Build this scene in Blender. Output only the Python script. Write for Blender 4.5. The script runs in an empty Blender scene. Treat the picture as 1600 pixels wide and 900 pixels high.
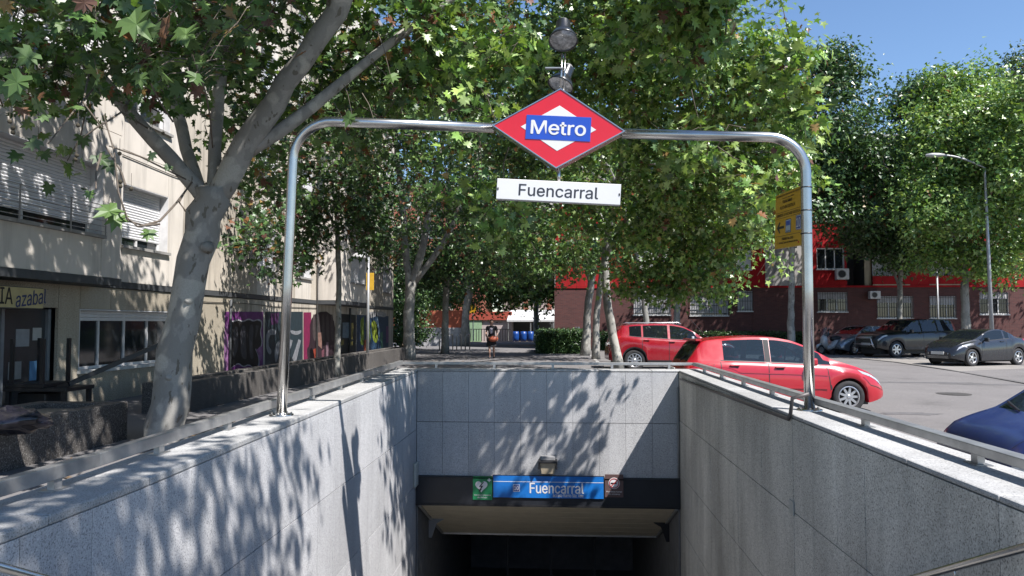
import bpy, math, random
import numpy as np
from mathutils import Vector, Matrix
scene = bpy.context.scene
R = math.radians
# ------------------------------------------------------------ camera, sky, sun, exposure
YAW, PITCH, F, EYE = R(3.58), R(2.74), 1150.0, 1.55
cam_d = bpy.data.cameras.new('camera'); cam = bpy.data.objects.new('camera', cam_d)
scene.collection.objects.link(cam); scene.camera = cam
cam_d.sensor_width = 36; cam_d.lens = 36 * F / 1600; cam_d.clip_end = 2000; cam_d.clip_start = 0.05
cam.location = (0, 0, EYE); cam.rotation_euler = (R(90) + PITCH, 0, YAW)
SUN_TRAVEL = Vector((-1, .75, -1.71)).normalized()
sun_elev = math.asin(-SUN_TRAVEL.z); sun_rot = math.atan2(-SUN_TRAVEL.x, -SUN_TRAVEL.y)
world = bpy.data.worlds.new('World'); scene.world = world; world.use_nodes = True
wn = world.node_tree; bg = wn.nodes['Background']
sky = wn.nodes.new('ShaderNodeTexSky'); sky.sky_type = 'NISHITA'; sky.sun_disc = False
sky.sun_elevation = sun_elev; sky.sun_rotation = sun_rot; sky.air_density = 1.0; sky.dust_density = .15; sky.ozone_density = 5.0
wn.links.new(sky.outputs[0], bg.inputs[0]); bg.inputs[1].default_value = .090
sun_d = bpy.data.lights.new('sun', 'SUN'); sun_d.energy = 5.0; sun_d.angle = R(.53); sun_d.color = (1, .955, .92)
sun = bpy.data.objects.new('sun', sun_d); scene.collection.objects.link(sun)
sun.rotation_euler = SUN_TRAVEL.to_track_quat('-Z', 'Y').to_euler()
scene.view_settings.view_transform = 'Standard'; scene.view_settings.look = 'None'
scene.view_settings.exposure = 1.08; scene.view_settings.gamma = 1
scene.cycles.max_bounces = 6; scene.cycles.transparent_max_bounces = 8
# ------------------------------------------------------------ measuring helpers
ROT = cam.rotation_euler.to_matrix()
def ray(px, py): return ROT @ Vector(((px - 800) / F, (450 - py) / F, -1))
def P(px, py, D): d = ray(px, py); return Vector((0, 0, EYE)) + d * (D / d.y)     # point at world y = D
def PX(px, py, X): d = ray(px, py); return Vector((0, 0, EYE)) + d * (X / d.x)
def proj(p): q = ROT.transposed() @ (Vector(p)-Vector((0,0,EYE))); return (800+F*q.x/-q.z, 450-F*q.y/-q.z) if q.z < -.1 else (-9999,-9999)
def PZ(px, py, Z): d = ray(px, py); return Vector((0, 0, EYE)) + d * ((Z - EYE) / d.z)
rng = np.random.default_rng(7); random.seed(7)
COL = scene.collection
WM = {}
def wmat(o): return WM.get(o.name, Matrix.Identity(4)) if o else Matrix.Identity(4)
def tag(o, label=None, cat=None, group=None, kind=None):
    if label: o['label'] = label
    if cat: o['category'] = cat
    if group: o['group'] = group
    if kind: o['kind'] = kind
    return o
def empty(name, loc, label, cat, group=None, rz=0):
    o = bpy.data.objects.new(name, None); COL.objects.link(o); o.empty_display_size = .2
    o.location = loc; o.rotation_euler = (0, 0, rz)
    WM[o.name] = Matrix.Translation(Vector(loc)) @ Matrix.Rotation(rz, 4, 'Z')
    return tag(o, label, cat, group)
def link_mesh(name, me, parent=None, loc=None, rot=None):
    o = bpy.data.objects.new(name, me); COL.objects.link(o)
    if parent: o.parent = parent
    if loc is not None:
        o.location = (wmat(parent).inverted() @ Vector(loc)) if parent else loc
    if rot is not None: o.rotation_euler = rot
    WM[o.name] = wmat(parent) @ (Matrix.Translation(o.location) @ o.rotation_euler.to_matrix().to_4x4())
    return o
class MB:
    def __init__(s): s.v = []; s.f = []
    def add(s, vs, fs):
        n = len(s.v); s.v += [tuple(v) for v in vs]; s.f += [tuple(i + n for i in f) for f in fs]; return s
    def box(s, a, b, M=None):
        (x0, y0, z0), (x1, y1, z1) = a, b
        vs = [Vector(p) for p in ((x0,y0,z0),(x1,y0,z0),(x1,y1,z0),(x0,y1,z0),(x0,y0,z1),(x1,y0,z1),(x1,y1,z1),(x0,y1,z1))]
        if M: vs = [M @ v for v in vs]
        return s.add(vs, [(0,3,2,1),(4,5,6,7),(0,1,5,4),(1,2,6,5),(2,3,7,6),(3,0,4,7)])
    def cbox(s, c, h, M=None):
        return s.box([c[i]-h[i] for i in range(3)], [c[i]+h[i] for i in range(3)], M)
    def beam(s, a, b, w, h, up=Vector((0,0,1))):
        a = Vector(a); b = Vector(b); d = (b - a); L = d.length; d.normalize()
        sd = d.cross(up).normalized(); u = sd.cross(d)
        M = Matrix((sd, d, u)).transposed().to_4x4(); M.translation = a
        return s.box((-w/2, 0, -h/2), (w/2, L, h/2), M)
    def tube(s, pts, rad, n=8, cap=True, wob=0):
        pts = [Vector(p) for p in pts]
        if not hasattr(rad, '__len__'): rad = [rad] * len(pts)
        ref = None; base = len(s.v); vs = []; fs = []
        for i, p in enumerate(pts):
            t = (pts[min(i+1, len(pts)-1)] - pts[max(i-1, 0)]).normalized()
            if ref is None: ref = Vector((0, 0, 1)) if abs(t.z) < .8 else Vector((1, 0, 0))
            u = (ref - t * ref.dot(t)).normalized(); w = t.cross(u); ref = u
            for k in range(n):
                a = 2 * math.pi * k / n
                r = rad[i] * (1 + (wob * math.sin(3*a + i*.7) + wob * math.sin(2*a - i*1.3) if wob else 0))
                vs.append(p + (u * math.cos(a) + w * math.sin(a)) * r)
        for i in range(len(pts)-1):
            for k in range(n):
                fs.append((i*n+k, i*n+(k+1)%n, (i+1)*n+(k+1)%n, (i+1)*n+k))
        if cap: fs.append(tuple(range(n-1, -1, -1))); fs.append(tuple((len(pts)-1)*n+k for k in range(n)))
        return s.add(vs, fs)
    def lathe(s, prof, n=20, M=None, cap=False):
        vs = []; fs = []
        for r, z in prof:
            for k in range(n):
                a = 2*math.pi*k/n; v = Vector((r*math.cos(a), r*math.sin(a), z)); vs.append(M @ v if M else v)
        for i in range(len(prof)-1):
            for k in range(n): fs.append((i*n+k, i*n+(k+1)%n, (i+1)*n+(k+1)%n, (i+1)*n+k))
        if cap: fs.append(tuple(range(n-1,-1,-1))); fs.append(tuple((len(prof)-1)*n+k for k in range(n)))
        return s.add(vs, fs)
    def prism(s, poly, M, t):      # poly in local xy, thickness t along local z (0..t)
        n = len(poly)
        vs = [M @ Vector((x, y, 0)) for x, y in poly] + [M @ Vector((x, y, t)) for x, y in poly]
        fs = [tuple(range(n-1,-1,-1)), tuple(range(n, 2*n))] + [(i, (i+1)%n, n+(i+1)%n, n+i) for i in range(n)]
        return s.add(vs, fs)
    def mesh(s, name, mats, smooth=False):
        me = bpy.data.meshes.new(name); me.from_pydata([tuple(v) for v in s.v], [], s.f)
        for m in (mats if isinstance(mats, (list, tuple)) else [mats]): me.materials.append(m)
        if smooth: me.polygons.foreach_set('use_smooth', [True]*len(me.polygons))
        me.update(); return me
    def build(s, name, mats, parent=None, smooth=False, local=False, label=None, kind=None, bevel=0, angle=None):
        if parent and not local:
            inv = wmat(parent).inverted(); s.v = [inv @ Vector(v) for v in s.v]
        o = link_mesh(name, s.mesh(name, mats, smooth), parent)
        if bevel:
            b = o.modifiers.new('bevel', 'BEVEL'); b.width = bevel; b.segments = 2; b.limit_method = 'ANGLE'
        if smooth and angle is not None:
            me = o.data; me.set_sharp_from_angle(angle=R(angle))
        return tag(o, label, None, None, kind)
# ------------------------------------------------------------ materials
MATS = {}
K = .74      # common scale of the measured surface colours
def kc(c, k=None): return tuple(x*(k or K) for x in c)
def nodes(name):
    m = bpy.data.materials.new(name); m.use_nodes = True
    nt = m.node_tree; return m, nt, nt.nodes['Principled BSDF']
def mixcol(nt, fac, a, b):
    mx = nt.nodes.new('ShaderNodeMix'); mx.data_type = 'RGBA'
    if hasattr(fac, 'node'): nt.links.new(fac, mx.inputs[0])
    else: mx.inputs[0].default_value = fac
    for k, c in ((6, a), (7, b)):
        if hasattr(c, 'node'): nt.links.new(c, mx.inputs[k])
        else: mx.inputs[k].default_value = (*c, 1) if len(c) == 3 else c
    return mx.outputs[2]
def noise(nt, scale, vec=None, detail=3, rough=.6, kind='N', stretch=None):
    n = nt.nodes.new('ShaderNodeTexNoise' if kind == 'N' else 'ShaderNodeTexVoronoi')
    n.inputs['Scale'].default_value = scale
    if kind == 'N': n.inputs['Detail'].default_value = detail; n.inputs['Roughness'].default_value = rough
    if vec is None:
        g = nt.nodes.new('ShaderNodeNewGeometry'); vec = g.outputs['Position']
    if stretch:
        mp = nt.nodes.new('ShaderNodeMapping'); mp.inputs['Scale'].default_value = stretch
        nt.links.new(vec, mp.inputs[0]); vec = mp.outputs[0]
    nt.links.new(vec, n.inputs['Vector']); return n.outputs[0]
def ramp(nt, src, stops):
    r = nt.nodes.new('ShaderNodeValToRGB'); nt.links.new(src, r.inputs[0]); e = r.color_ramp.elements
    while len(e) < len(stops): e.new(.5)
    for el, (p, c) in zip(e, stops):
        el.position = p; el.color = (*c, 1) if hasattr(c, '__len__') else (c, c, c, 1)
    return r.outputs[0]
def bump(nt, bs, src, strength=.3, dist=.01):
    b = nt.nodes.new('ShaderNodeBump'); b.inputs['Strength'].default_value = strength; b.inputs['Distance'].default_value = dist
    nt.links.new(src, b.inputs['Height']); nt.links.new(b.outputs[0], bs.inputs['Normal'])
def plain(name, col, rough=.6, metal=0, var=.12, scale=6, spec=.5, coat=0, obj=False, bmp=0):
    if name in MATS: return MATS[name]
    m, nt, bs = nodes(name)
    vec = None
    if metal < .3: col = kc(col)
    if obj: vec = nt.nodes.new('ShaderNodeTexCoord').outputs['Object']
    n = noise(nt, scale, vec, 5)
    lo = tuple(c*(1-var) for c in col); hi = tuple(min(1, c*(1+var)) for c in col)
    nt.links.new(ramp(nt, n, [(.3, lo), (.7, hi)]), bs.inputs['Base Color'])
    bs.inputs['Roughness'].default_value = rough; bs.inputs['Metallic'].default_value = metal
    bs.inputs['Specular IOR Level'].default_value = spec; bs.inputs['Coat Weight'].default_value = coat
    bs.inputs['Coat Roughness'].default_value = .05
    if bmp: bump(nt, bs, noise(nt, scale*8, vec, 4), bmp, .01)
    MATS[name] = m; return m
def granite(name, base, dark, light, stain=.25, scale=95):
    m, nt, bs = nodes(name)
    sp = noise(nt, scale, None, 2, .75); kk = 1.1 if 'weathered' in name else K  # weathered right wall: colour raised to offset the shade it stands in
    base, dark, light = kc(base, kk), kc(dark, kk), kc(light, kk)
    c = ramp(nt, sp, [(.34, dark), (.46, base), (.56, base), (.68, light)])
    big = ramp(nt, noise(nt, .9, None, 5, .6, stretch=(1, 1, .35)), [(.3, 1-stain), (.62, 1.0)])
    fine = ramp(nt, noise(nt, 7, None, 5, .65, stretch=(1, 1, .07)), [(.32, .84), (.5, .97), (.62, 1.0)])
    mm = nt.nodes.new('ShaderNodeMix'); mm.data_type = 'RGBA'; mm.blend_type = 'MULTIPLY'; mm.inputs[0].default_value = 1
    nt.links.new(c, mm.inputs[6]); nt.links.new(big, mm.inputs[7])
    m2 = nt.nodes.new('ShaderNodeMix'); m2.data_type = 'RGBA'; m2.blend_type = 'MULTIPLY'; m2.inputs[0].default_value = .8
    nt.links.new(mm.outputs[2], m2.inputs[6]); nt.links.new(fine, m2.inputs[7])
    oi = nt.nodes.new('ShaderNodeObjectInfo')
    m3 = nt.nodes.new('ShaderNodeMix'); m3.data_type = 'RGBA'; m3.blend_type = 'MULTIPLY'; m3.inputs[0].default_value = 1
    nt.links.new(m2.outputs[2], m3.inputs[6]); nt.links.new(ramp(nt, oi.outputs['Random'], [(0, .87), (.5, .94), (1, 1.0)]), m3.inputs[7])
    nt.links.new(m3.outputs[2], bs.inputs['Base Color']); bs.inputs['Roughness'].default_value = .75
    bs.inputs['Specular IOR Level'].default_value = .3
    bump(nt, bs, sp, .25, .004); return m
M = MATS
GRAN = granite('granite', (.64,.64,.645), (.24,.24,.25), (.86,.86,.86), .24)
GRAN_R = granite('granite_weathered', (.58,.555,.50), (.15,.145,.135), (.82,.80,.74), .5)
COPE = granite('granite_coping', (.54,.54,.53), (.24,.24,.24), (.70,.70,.68), .3)
CORE = plain('joint_mortar', (.09,.09,.085), .9)
STEEL = plain('brushed_steel', (.50,.49,.47), .25, 1, .15, 3)
RAILM = plain('galvanised_rail', (.36,.36,.355), .42, .75, .25, 4)
BLACKM = plain('black_metal', (.018,.018,.02), .45, 0, .2)
DARK = plain('dark_rubber', (.02,.02,.02), .8)
def bark():
    m, nt, bs = nodes('plane_bark')
    n1 = noise(nt, 4.5, None, 3, .55, stretch=(1, 1, .55)); n2 = noise(nt, 11, None, 3, .5, stretch=(1, 1, .5))
    c = mixcol(nt, ramp(nt, n1, [(.46, 0), (.50, 1)]), (.27,.262,.24), (.215,.21,.192))
    c = mixcol(nt, ramp(nt, n2, [(.63, 0), (.66, 1)]), c, (.12,.11,.09))
    c = mixcol(nt, ramp(nt, noise(nt, 2.3, None, 2, .5), [(.56, 0), (.60, 1)]), c, (.36,.35,.31))
    c = mixcol(nt, ramp(nt, noise(nt, 60, None, 3, .7), [(.4, .0), (.7, .35)]), c, (.16,.15,.13))
    nt.links.new(c, bs.inputs['Base Color']); bs.inputs['Roughness'].default_value = .85
    bs.inputs['Specular IOR Level'].default_value = .2
    bump(nt, bs, n1, .5, .03); return m
BARK = bark()
BARK_B = plain('brown_bark', (.22,.17,.12), .9, 0, .35, 9, bmp=.6)
TWIG = plain('twig', (.13,.105,.08), .85, 0, .3, 20)
def leafmat(name, sat=1.0, trans=.5):
    m, nt, bs = nodes(name)
    at = nt.nodes.new('ShaderNodeAttribute'); at.attribute_name = 'leafcol'
    nt.links.new(at.outputs['Color'], bs.inputs['Base Color']); bs.inputs['Roughness'].default_value = .36
    bs.inputs['Specular IOR Level'].default_value = .45
    tr = nt.nodes.new('ShaderNodeBsdfTranslucent')
    mx = nt.nodes.new('ShaderNodeMix'); mx.data_type = 'RGBA'; mx.blend_type = 'MULTIPLY'; mx.inputs[0].default_value = 1
    nt.links.new(at.outputs['Color'], mx.inputs[6]); mx.inputs[7].default_value = (1.55, 1.6, .7, 1)
    nt.links.new(mx.outputs[2], tr.inputs[0])
    ms = nt.nodes.new('ShaderNodeMixShader'); ms.inputs[0].default_value = trans
    nt.links.new(bs.outputs[0], ms.inputs[1]); nt.links.new(tr.outputs[0], ms.inputs[2])
    nt.links.new(ms.outputs[0], nt.nodes['Material Output'].inputs[0]); return m
LEAF = leafmat('leaf_surface', trans=.20)
def oicol_mat(name, rough=.5):
    m, nt, bs = nodes(name); oi = nt.nodes.new('ShaderNodeObjectInfo')
    n = noise(nt, 30, nt.nodes.new('ShaderNodeTexCoord').outputs['Object'], 3)
    c = mixcol(nt, ramp(nt, n, [(.35, 0), (.7, .35)]), oi.outputs['Color'], (.10, .10, .03))
    nt.links.new(c, bs.inputs['Base Color']); bs.inputs['Roughness'].default_value = rough
    tr = nt.nodes.new('ShaderNodeBsdfTranslucent'); nt.links.new(c, tr.inputs[0])
    ms = nt.nodes.new('ShaderNodeMixShader'); ms.inputs[0].default_value = .3
    nt.links.new(bs.outputs[0], ms.inputs[1]); nt.links.new(tr.outputs[0], ms.inputs[2])
    nt.links.new(ms.outputs[0], nt.nodes['Material Output'].inputs[0]); return m
LEAF_ONE = oicol_mat('single_leaf')
def streaky(name, col, dirt=.35):
    m, nt, bs = nodes(name); col = kc(col)
    s1 = ramp(nt, noise(nt, 3.0, None, 6, .65, stretch=(1, 1, .10)), [(.34, 1-dirt), (.52, 1.0)])
    s2 = ramp(nt, noise(nt, .7, None, 5, .6), [(.3, 1-dirt*.6), (.6, 1.0)])
    mm = nt.nodes.new('ShaderNodeMix'); mm.data_type = 'RGBA'; mm.blend_type = 'MULTIPLY'; mm.inputs[0].default_value = 1
    nt.links.new(s1, mm.inputs[6]); nt.links.new(s2, mm.inputs[7])
    m2 = nt.nodes.new('ShaderNodeMix'); m2.data_type = 'RGBA'; m2.blend_type = 'MULTIPLY'; m2.inputs[0].default_value = 1
    m2.inputs[6].default_value = (*col, 1); nt.links.new(mm.outputs[2], m2.inputs[7]); nt.links.new(m2.outputs[2], bs.inputs['Base Color'])
    bs.inputs['Roughness'].default_value = .88; bs.inputs['Specular IOR Level'].default_value = .25
    bump(nt, bs, noise(nt, 35, None, 4), .12, .01); MATS[name] = m; return m
def asphalt(name, a, b, sc=120):
    m, nt, bs = nodes(name); a = kc(a); b = kc(b)
    c = ramp(nt, noise(nt, sc, None, 3, .7), [(.3, a), (.7, b)])
    big = ramp(nt, noise(nt, .5, None, 8, .7), [(.32, .70), (.45, .93), (.65, 1.06)])
    mm = nt.nodes.new('ShaderNodeMix'); mm.data_type = 'RGBA'; mm.blend_type = 'MULTIPLY'; mm.inputs[0].default_value = 1
    nt.links.new(c, mm.inputs[6]); nt.links.new(big, mm.inputs[7])
    v = nt.nodes.new('ShaderNodeTexVoronoi'); v.feature = 'DISTANCE_TO_EDGE'; v.inputs['Scale'].default_value = .45
    g = nt.nodes.new('ShaderNodeNewGeometry'); ad = nt.nodes.new('ShaderNodeVectorMath'); ad.operation = 'MULTIPLY_ADD'
    nn = nt.nodes.new('ShaderNodeTexNoise'); nn.inputs['Scale'].default_value = 1.5; nn.inputs['Detail'].default_value = 6
    nt.links.new(nn.outputs['Color'], ad.inputs[0]); ad.inputs[1].default_value = (1.5,1.5,1.5); nt.links.new(g.outputs['Position'], ad.inputs[2])
    nt.links.new(ad.outputs[0], v.inputs['Vector'])
    c2 = mixcol(nt, ramp(nt, v.outputs['Distance'], [(.0, .15), (.005, 0)]), mm.outputs[2], (.06,.06,.06))
    nt.links.new(c2, bs.inputs['Base Color']); bs.inputs['Roughness'].default_value = .9; bs.inputs['Specular IOR Level'].default_value = .25
    bump(nt, bs, noise(nt, sc, None, 3), .3, .005); return m
ROAD = asphalt('road_asphalt', (.14,.133,.128), (.265,.25,.245), 45)
PAVE = asphalt('pavement_surface', (.15,.145,.145), (.25,.24,.24), 70)
LOT = asphalt('parking_surface', (.25,.235,.215), (.34,.32,.295), 60)
# ------------------------------------------------------------ text
import os
FONT = None
try:      # Blender's own bundled sans serif; the built-in font is used where it is absent
    FONT = bpy.data.fonts.load(os.path.join(bpy.utils.system_resource('DATAFILES'), 'fonts', 'Inter.woff2'))
except Exception: FONT = None
def text_mesh(body, size, bold=0, extrude=.002, shear=0, space=1.0):
    cu = bpy.data.curves.new('t', 'FONT'); cu.body = body; cu.font = FONT or cu.font; cu.size = size; cu.align_x = 'CENTER'; cu.align_y = 'CENTER'
    cu.offset = bold * size; cu.extrude = extrude; cu.shear = shear; cu.space_character = space; cu.resolution_u = 4
    o = bpy.data.objects.new('t', cu); COL.objects.link(o); bpy.context.view_layer.update()
    me = bpy.data.meshes.new_from_object(o); bpy.data.objects.remove(o); return me
def text(name, body, width, height, center, M3, mat, parent, bold=.02, shear=0):
    """text fitted to width x height, lying in the plane of M3 (columns right, up, normal), centred"""
    me = text_mesh(body, 1, 0, 0, shear)
    vs = np.empty(len(me.vertices)*3); me.vertices.foreach_get('co', vs); vs = vs.reshape(-1, 3)
    mn, mx = vs.min(0), vs.max(0); vs -= (mn+mx)/2; vs[:,0] *= width/(mx[0]-mn[0]); vs[:,1] *= height/(mx[1]-mn[1])
    W = Matrix(M3).transposed().to_4x4() if not isinstance(M3, Matrix) else M3.to_4x4()
    W.translation = Vector(center)
    W = wmat(parent).inverted() @ W
    fs0 = [tuple(p.vertices) for p in me.polygons]; n0 = len(vs); allv, allf = [], []
    for q_, (dx, dy) in enumerate(((0,0),(-bold,0),(bold,0),(0,bold*.6),(0,-bold*.6)) if bold else ((0,0),)):
        allv += [W @ Vector((v[0]+dx*height*1.1, v[1]+dy*height*1.1, v[2]+.00025*q_)) for v in vs]; allf += [tuple(i+n0*q_ for i in f) for f in fs0]
    me = bpy.data.meshes.new(name); me.from_pydata([tuple(v) for v in allv], [], allf); me.update()
    me.materials.clear(); me.materials.append(mat); me.name = name
    o = link_mesh(name, me, parent); return o
FRONT = [Vector((1,0,0)), Vector((0,0,1)), Vector((0,-1,0))]
# ============================================================ THE SETTING
XL, XR, YB = -2.6, 2.17, 13.5            # inner faces of the stairwell
CW = .5                                   # coping width
def road_z(y): return float(np.interp(y, [-5, 15.5, 25, 31, 900], [-.24, -.22, -.04, 0, 0]))
def sheet(name, rects, mat, zf, kind='structure', thick=0):
    b = MB()
    for x0, y0, x1, y1 in rects:
        ys = sorted({y0, y1, *[y for y in (15.5, 25, 31, 60) if y0 < y < y1]})
        for a, c in zip(ys, ys[1:]):
            b.add([(x0,a,zf(a)),(x1,a,zf(a)),(x1,c,zf(c)),(x0,c,zf(c))], [(0,1,2,3)])
            if thick: b.add([(x0,a,zf(a)-thick),(x1,a,zf(a)-thick),(x1,c,zf(c)-thick),(x0,c,zf(c)-thick)] + [(x0,a,zf(a)),(x1,a,zf(a)),(x1,c,zf(c)),(x0,c,zf(c))], [(0,1,5,4),(1,2,6,5),(2,3,7,6),(3,0,4,7)])
    return b.build(name, mat, kind=kind)
xo_l, xo_r, yo = XL-CW+.02, XR+CW-.02, YB+CW-.02
GROUND = plain('earth', (.20,.17,.13), .95, 0, .3, 1)
sheet('ground', [(-700,-300,xo_l,900),(xo_r,-300,700,900),(xo_l,yo,xo_r,900),(xo_l,-300,xo_r,-1)], GROUND, lambda y: -.32)
sheet('pavement', [(-60,-20,xo_l,60),(xo_l,yo,2.6,23.3),(xo_l,23.3,1.5,60),(xo_l,-20,xo_r,-.6),(1.5,42.4,60,60)], PAVE, lambda y: 0.0)
sheet('road', [(xo_r,-20,60,yo),(2.72,yo,60,23.4),(1.62,23.4,60,42.3)], ROAD, road_z)
# parking strip beyond the gutter
b = MB(); g0, g1, g2 = P(1334,560,1), P(1400,566,1), P(1605,597,1)
pts = [PZ(1334,560,-.0), PZ(1400,566.5,-.01), PZ(1480,578,-.03), PZ(1605,597,-.06), PZ(1800,626,-.12)]
vs = []
for p in pts: vs += [(p.x, p.y, road_z(p.y)+.006)]
far = [(60, 20, road_z(20)+.006), (60, 42.2, .006), (8, 42.2, .006), (pts[0].x-2, 36, .006)]
vs2 = vs + far; b.add(vs2, [tuple(range(len(vs2)))]); b.build('parking_strip', LOT, kind='structure')
b = MB()
for p, q in zip(pts, pts[1:]): b.beam((p.x, p.y, road_z(p.y)+.008), (q.x, q.y, road_z(q.y)+.008), .14, .03)
b.build('gutter', plain('gutter_concrete', (.12,.115,.11), .9), kind='structure')
# kerb stones along the pavement
kerb = empty('kerb', (2.66, 14, 0), None, None); kerb['kind'] = 'structure'
km = MB().box((-.07,-.49,-.28), (.07,.49,.012)).mesh('kerb_stone', plain('kerb_granite', (.40,.39,.37), .8, 0, .2, 30))
for i in range(9): link_mesh('kerb_stone', km, kerb, (2.67, yo+.5+i, 0))
for i in range(18): link_mesh('kerb_stone', km, kerb, (1.57, 23.9+i, 0))
# repair patches and a manhole on the road
TAR = plain('tar_patch', (.07,.068,.07), .85, 0, .25, 6)
g_ = random.Random(3)
for k, (px, py, w_, l_, rz) in enumerate(((1450,603,.5,3.4,.2),(1425,645,.5,1.3,-.1),(1570,606,.35,3.2,.5))):
    q = PZ(px, py, -.2); n = 22; b = MB(); rr_ = [g_.uniform(.55,1.1) for _ in range(n)]; cz_ = road_z(q.y)+.004
    b.add([(q.x+math.cos(rz+t)*l_*.5*rr_[i], q.y+math.sin(t)*w_*.5*rr_[i], road_z(q.y+math.sin(t)*w_*.5*rr_[i])+.004) for i, t in enumerate([2*math.pi*i/n for i in range(n)])], [tuple(range(n))])
    b.build('road_patch', plain('old_patch', (.13,.125,.125), .9, 0, .2, 5), kind='structure')
q = PZ(1490,618,-.2); MB().lathe([(0,.008),(.33,.008),(.34,.006),(.38,.006),(.38,.0)], 28, Matrix.Translation((q.x,q.y,road_z(q.y)))).build('manhole_cover', plain('cast_iron', (.08,.075,.07), .6, .4, .3, 30), kind='structure')
# ------------------------------------------------------------ stairwell walls
def ztop(y): return .64
def panelled(root, axis, fixed, a0, a1, step, z_rows, mat, cut=lambda a, z: False):
    """granite slabs: axis 'y' (wall faces +-x at x=fixed) or 'x' (faces -y at y=fixed)"""
    cache = {}
    n = int(round((a1-a0)/step)); w = (a1-a0)/n
    for i in range(n):
        c = a0 + (i+.5)*w
        for z0, z1 in z_rows:
            if cut(c, (z0+z1)/2): continue
            key = round(z1-z0, 3)
            if key not in cache:
                h = (z1-z0)/2 - .0022; hw = w/2-.0022
                mb = MB().box((-.015,-hw,-h), (.015,hw,h)) if axis == 'y' else MB().box((-hw,-.015,-h), (hw,.015,h))
                cache[key] = mb.mesh('granite_slab', mat)
            pr = random.uniform(-.0015, .0015)
            loc = (fixed+pr, c, (z0+z1)/2) if axis == 'y' else (c, fixed+pr, (z0+z1)/2)
            link_mesh('granite_slab', cache[key], root, loc)
def coping(root, pts0, pts1, mat, seg, h=.035):
    L = (Vector(pts1)-Vector(pts0)).length; n = max(1, int(round(L/seg)))
    d = (Vector(pts1)-Vector(pts0))/n; along = 'y' if abs(d.y) > abs(d.x) else 'x'
    g = .002; l = L/n/2-g
    me = (MB().box((-CW/2,-l,-h), (CW/2,l,0)) if along == 'y' else MB().box((-l,-CW/2,-h), (l,CW/2,0))).mesh('coping_stone', mat)
    for i in range(n):
        o = link_mesh('coping_stone', me, root, Vector(pts0)+d*(i+.5))
        if along == 'y' and abs(d.z) > 1e-4: o.rotation_euler.x = math.atan2(d.z, d.y)
        bv = o.modifiers.new('bevel', 'BEVEL'); bv.width = .012; bv.segments = 2
Z0L, Z1L = .57, .70
wl = empty('stairwell_wall', (XL, 6, -1), 'speckled pale granite stairwell wall on the left, sunlit with leaf shadows', 'wall')
for ya, yb in ((-1.0, 4.6), (4.6, YB)):
    za, zb = (Z0L, Z0L) if ya < 0 else (Z0L, Z1L)
    coping(wl, (XL-CW/2-.002, ya, za), (XL-CW/2-.002, yb, zb), COPE, .95, .055)
panelled(wl, 'y', XL-.018, -1.0, YB, .56, [(-.395,.515), (-1.40,-.40), (-2.40,-1.405), (-3.4,-2.405)], GRAN)
b = MB(); b.box((XL-.45,-1.2,-6), (XL-.022,YB+.44,.50)); b.box((XL-.45,YB+.45,-6), (XL-.022,22,-.36)); b.build('wall_core', CORE, wl)
b = MB(); vs=[(XL-.036,-1,.51),(XL-.036,4.6,.51),(XL-.036,YB,.51),(XL-.036,YB,Z1L-.058),(XL-.036,4.6,Z0L-.058),(XL-.036,-1,Z0L-.058)]
b.add(vs + [(XL-.004, v[1], v[2]) for v in vs], [(11,10,9,8,7,6),(0,1,2,3,4,5)]+[(i,(i+1)%6,6+(i+1)%6,6+i) for i in range(6)])
b.build('granite_wedge', GRAN, wl)
wr = empty('stairwell_wall', (XR, 6, -1), 'grey weathered granite stairwell wall on the right, in shade', 'wall')
coping(wr, (XR+CW/2+.002, -1, .70), (XR+CW/2+.002, YB, .70), COPE, .95)
panelled(wr, 'y', XR+.018, -1.0, YB, .53, [(-.195,.662), (-1.14,-.20), (-2.09,-1.145), (-3.04,-2.095), (-4, -3.045)], GRAN_R)
b = MB(); b.box((XR+.022,-1.2,-6), (XR+.45,YB+.44,.662)); b.box((XR+.022,YB+.45,-6), (XR+.45,22,-.36)); b.build('wall_core', CORE, wr)
wb = empty('stairwell_wall', (0, YB, -1), 'granite end wall above the metro entrance, crossed by a diagonal shadow', 'wall')
coping(wb, (XL-CW+.03, YB+CW/2+.001, .70), (XR+CW-.03, YB+CW/2+.001, .70), COPE, .95)
panelled(wb, 'x', YB+.018, XL+.003, XR-.003, .487, [(-.255,.662), (-1.23,-.26)], GRAN)
b = MB(); b.box((XL-.02,YB+.036,-1.24), (XR+.02,YB+.45,.662)); b.build('wall_core', CORE, wb)
# side walls inside the passage, floor, roof
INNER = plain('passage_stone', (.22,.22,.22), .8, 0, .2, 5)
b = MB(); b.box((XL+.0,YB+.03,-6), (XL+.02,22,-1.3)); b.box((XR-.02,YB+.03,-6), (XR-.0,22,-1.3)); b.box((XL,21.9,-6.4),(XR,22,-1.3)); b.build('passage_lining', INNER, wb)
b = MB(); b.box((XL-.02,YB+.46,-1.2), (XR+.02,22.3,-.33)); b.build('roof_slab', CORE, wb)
st = empty('staircase', (0, 0, 0), None, None); st['kind'] = 'structure'
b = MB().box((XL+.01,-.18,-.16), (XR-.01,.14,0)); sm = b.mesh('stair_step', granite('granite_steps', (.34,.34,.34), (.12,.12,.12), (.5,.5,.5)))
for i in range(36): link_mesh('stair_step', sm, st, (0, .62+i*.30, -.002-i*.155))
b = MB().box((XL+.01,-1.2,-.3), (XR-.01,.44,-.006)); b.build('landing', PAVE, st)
b = MB().box((XL+.01,11.3,-6.2), (XR-.01,22,-5.62)); b.build('passage_floor', INNER, st)
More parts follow.
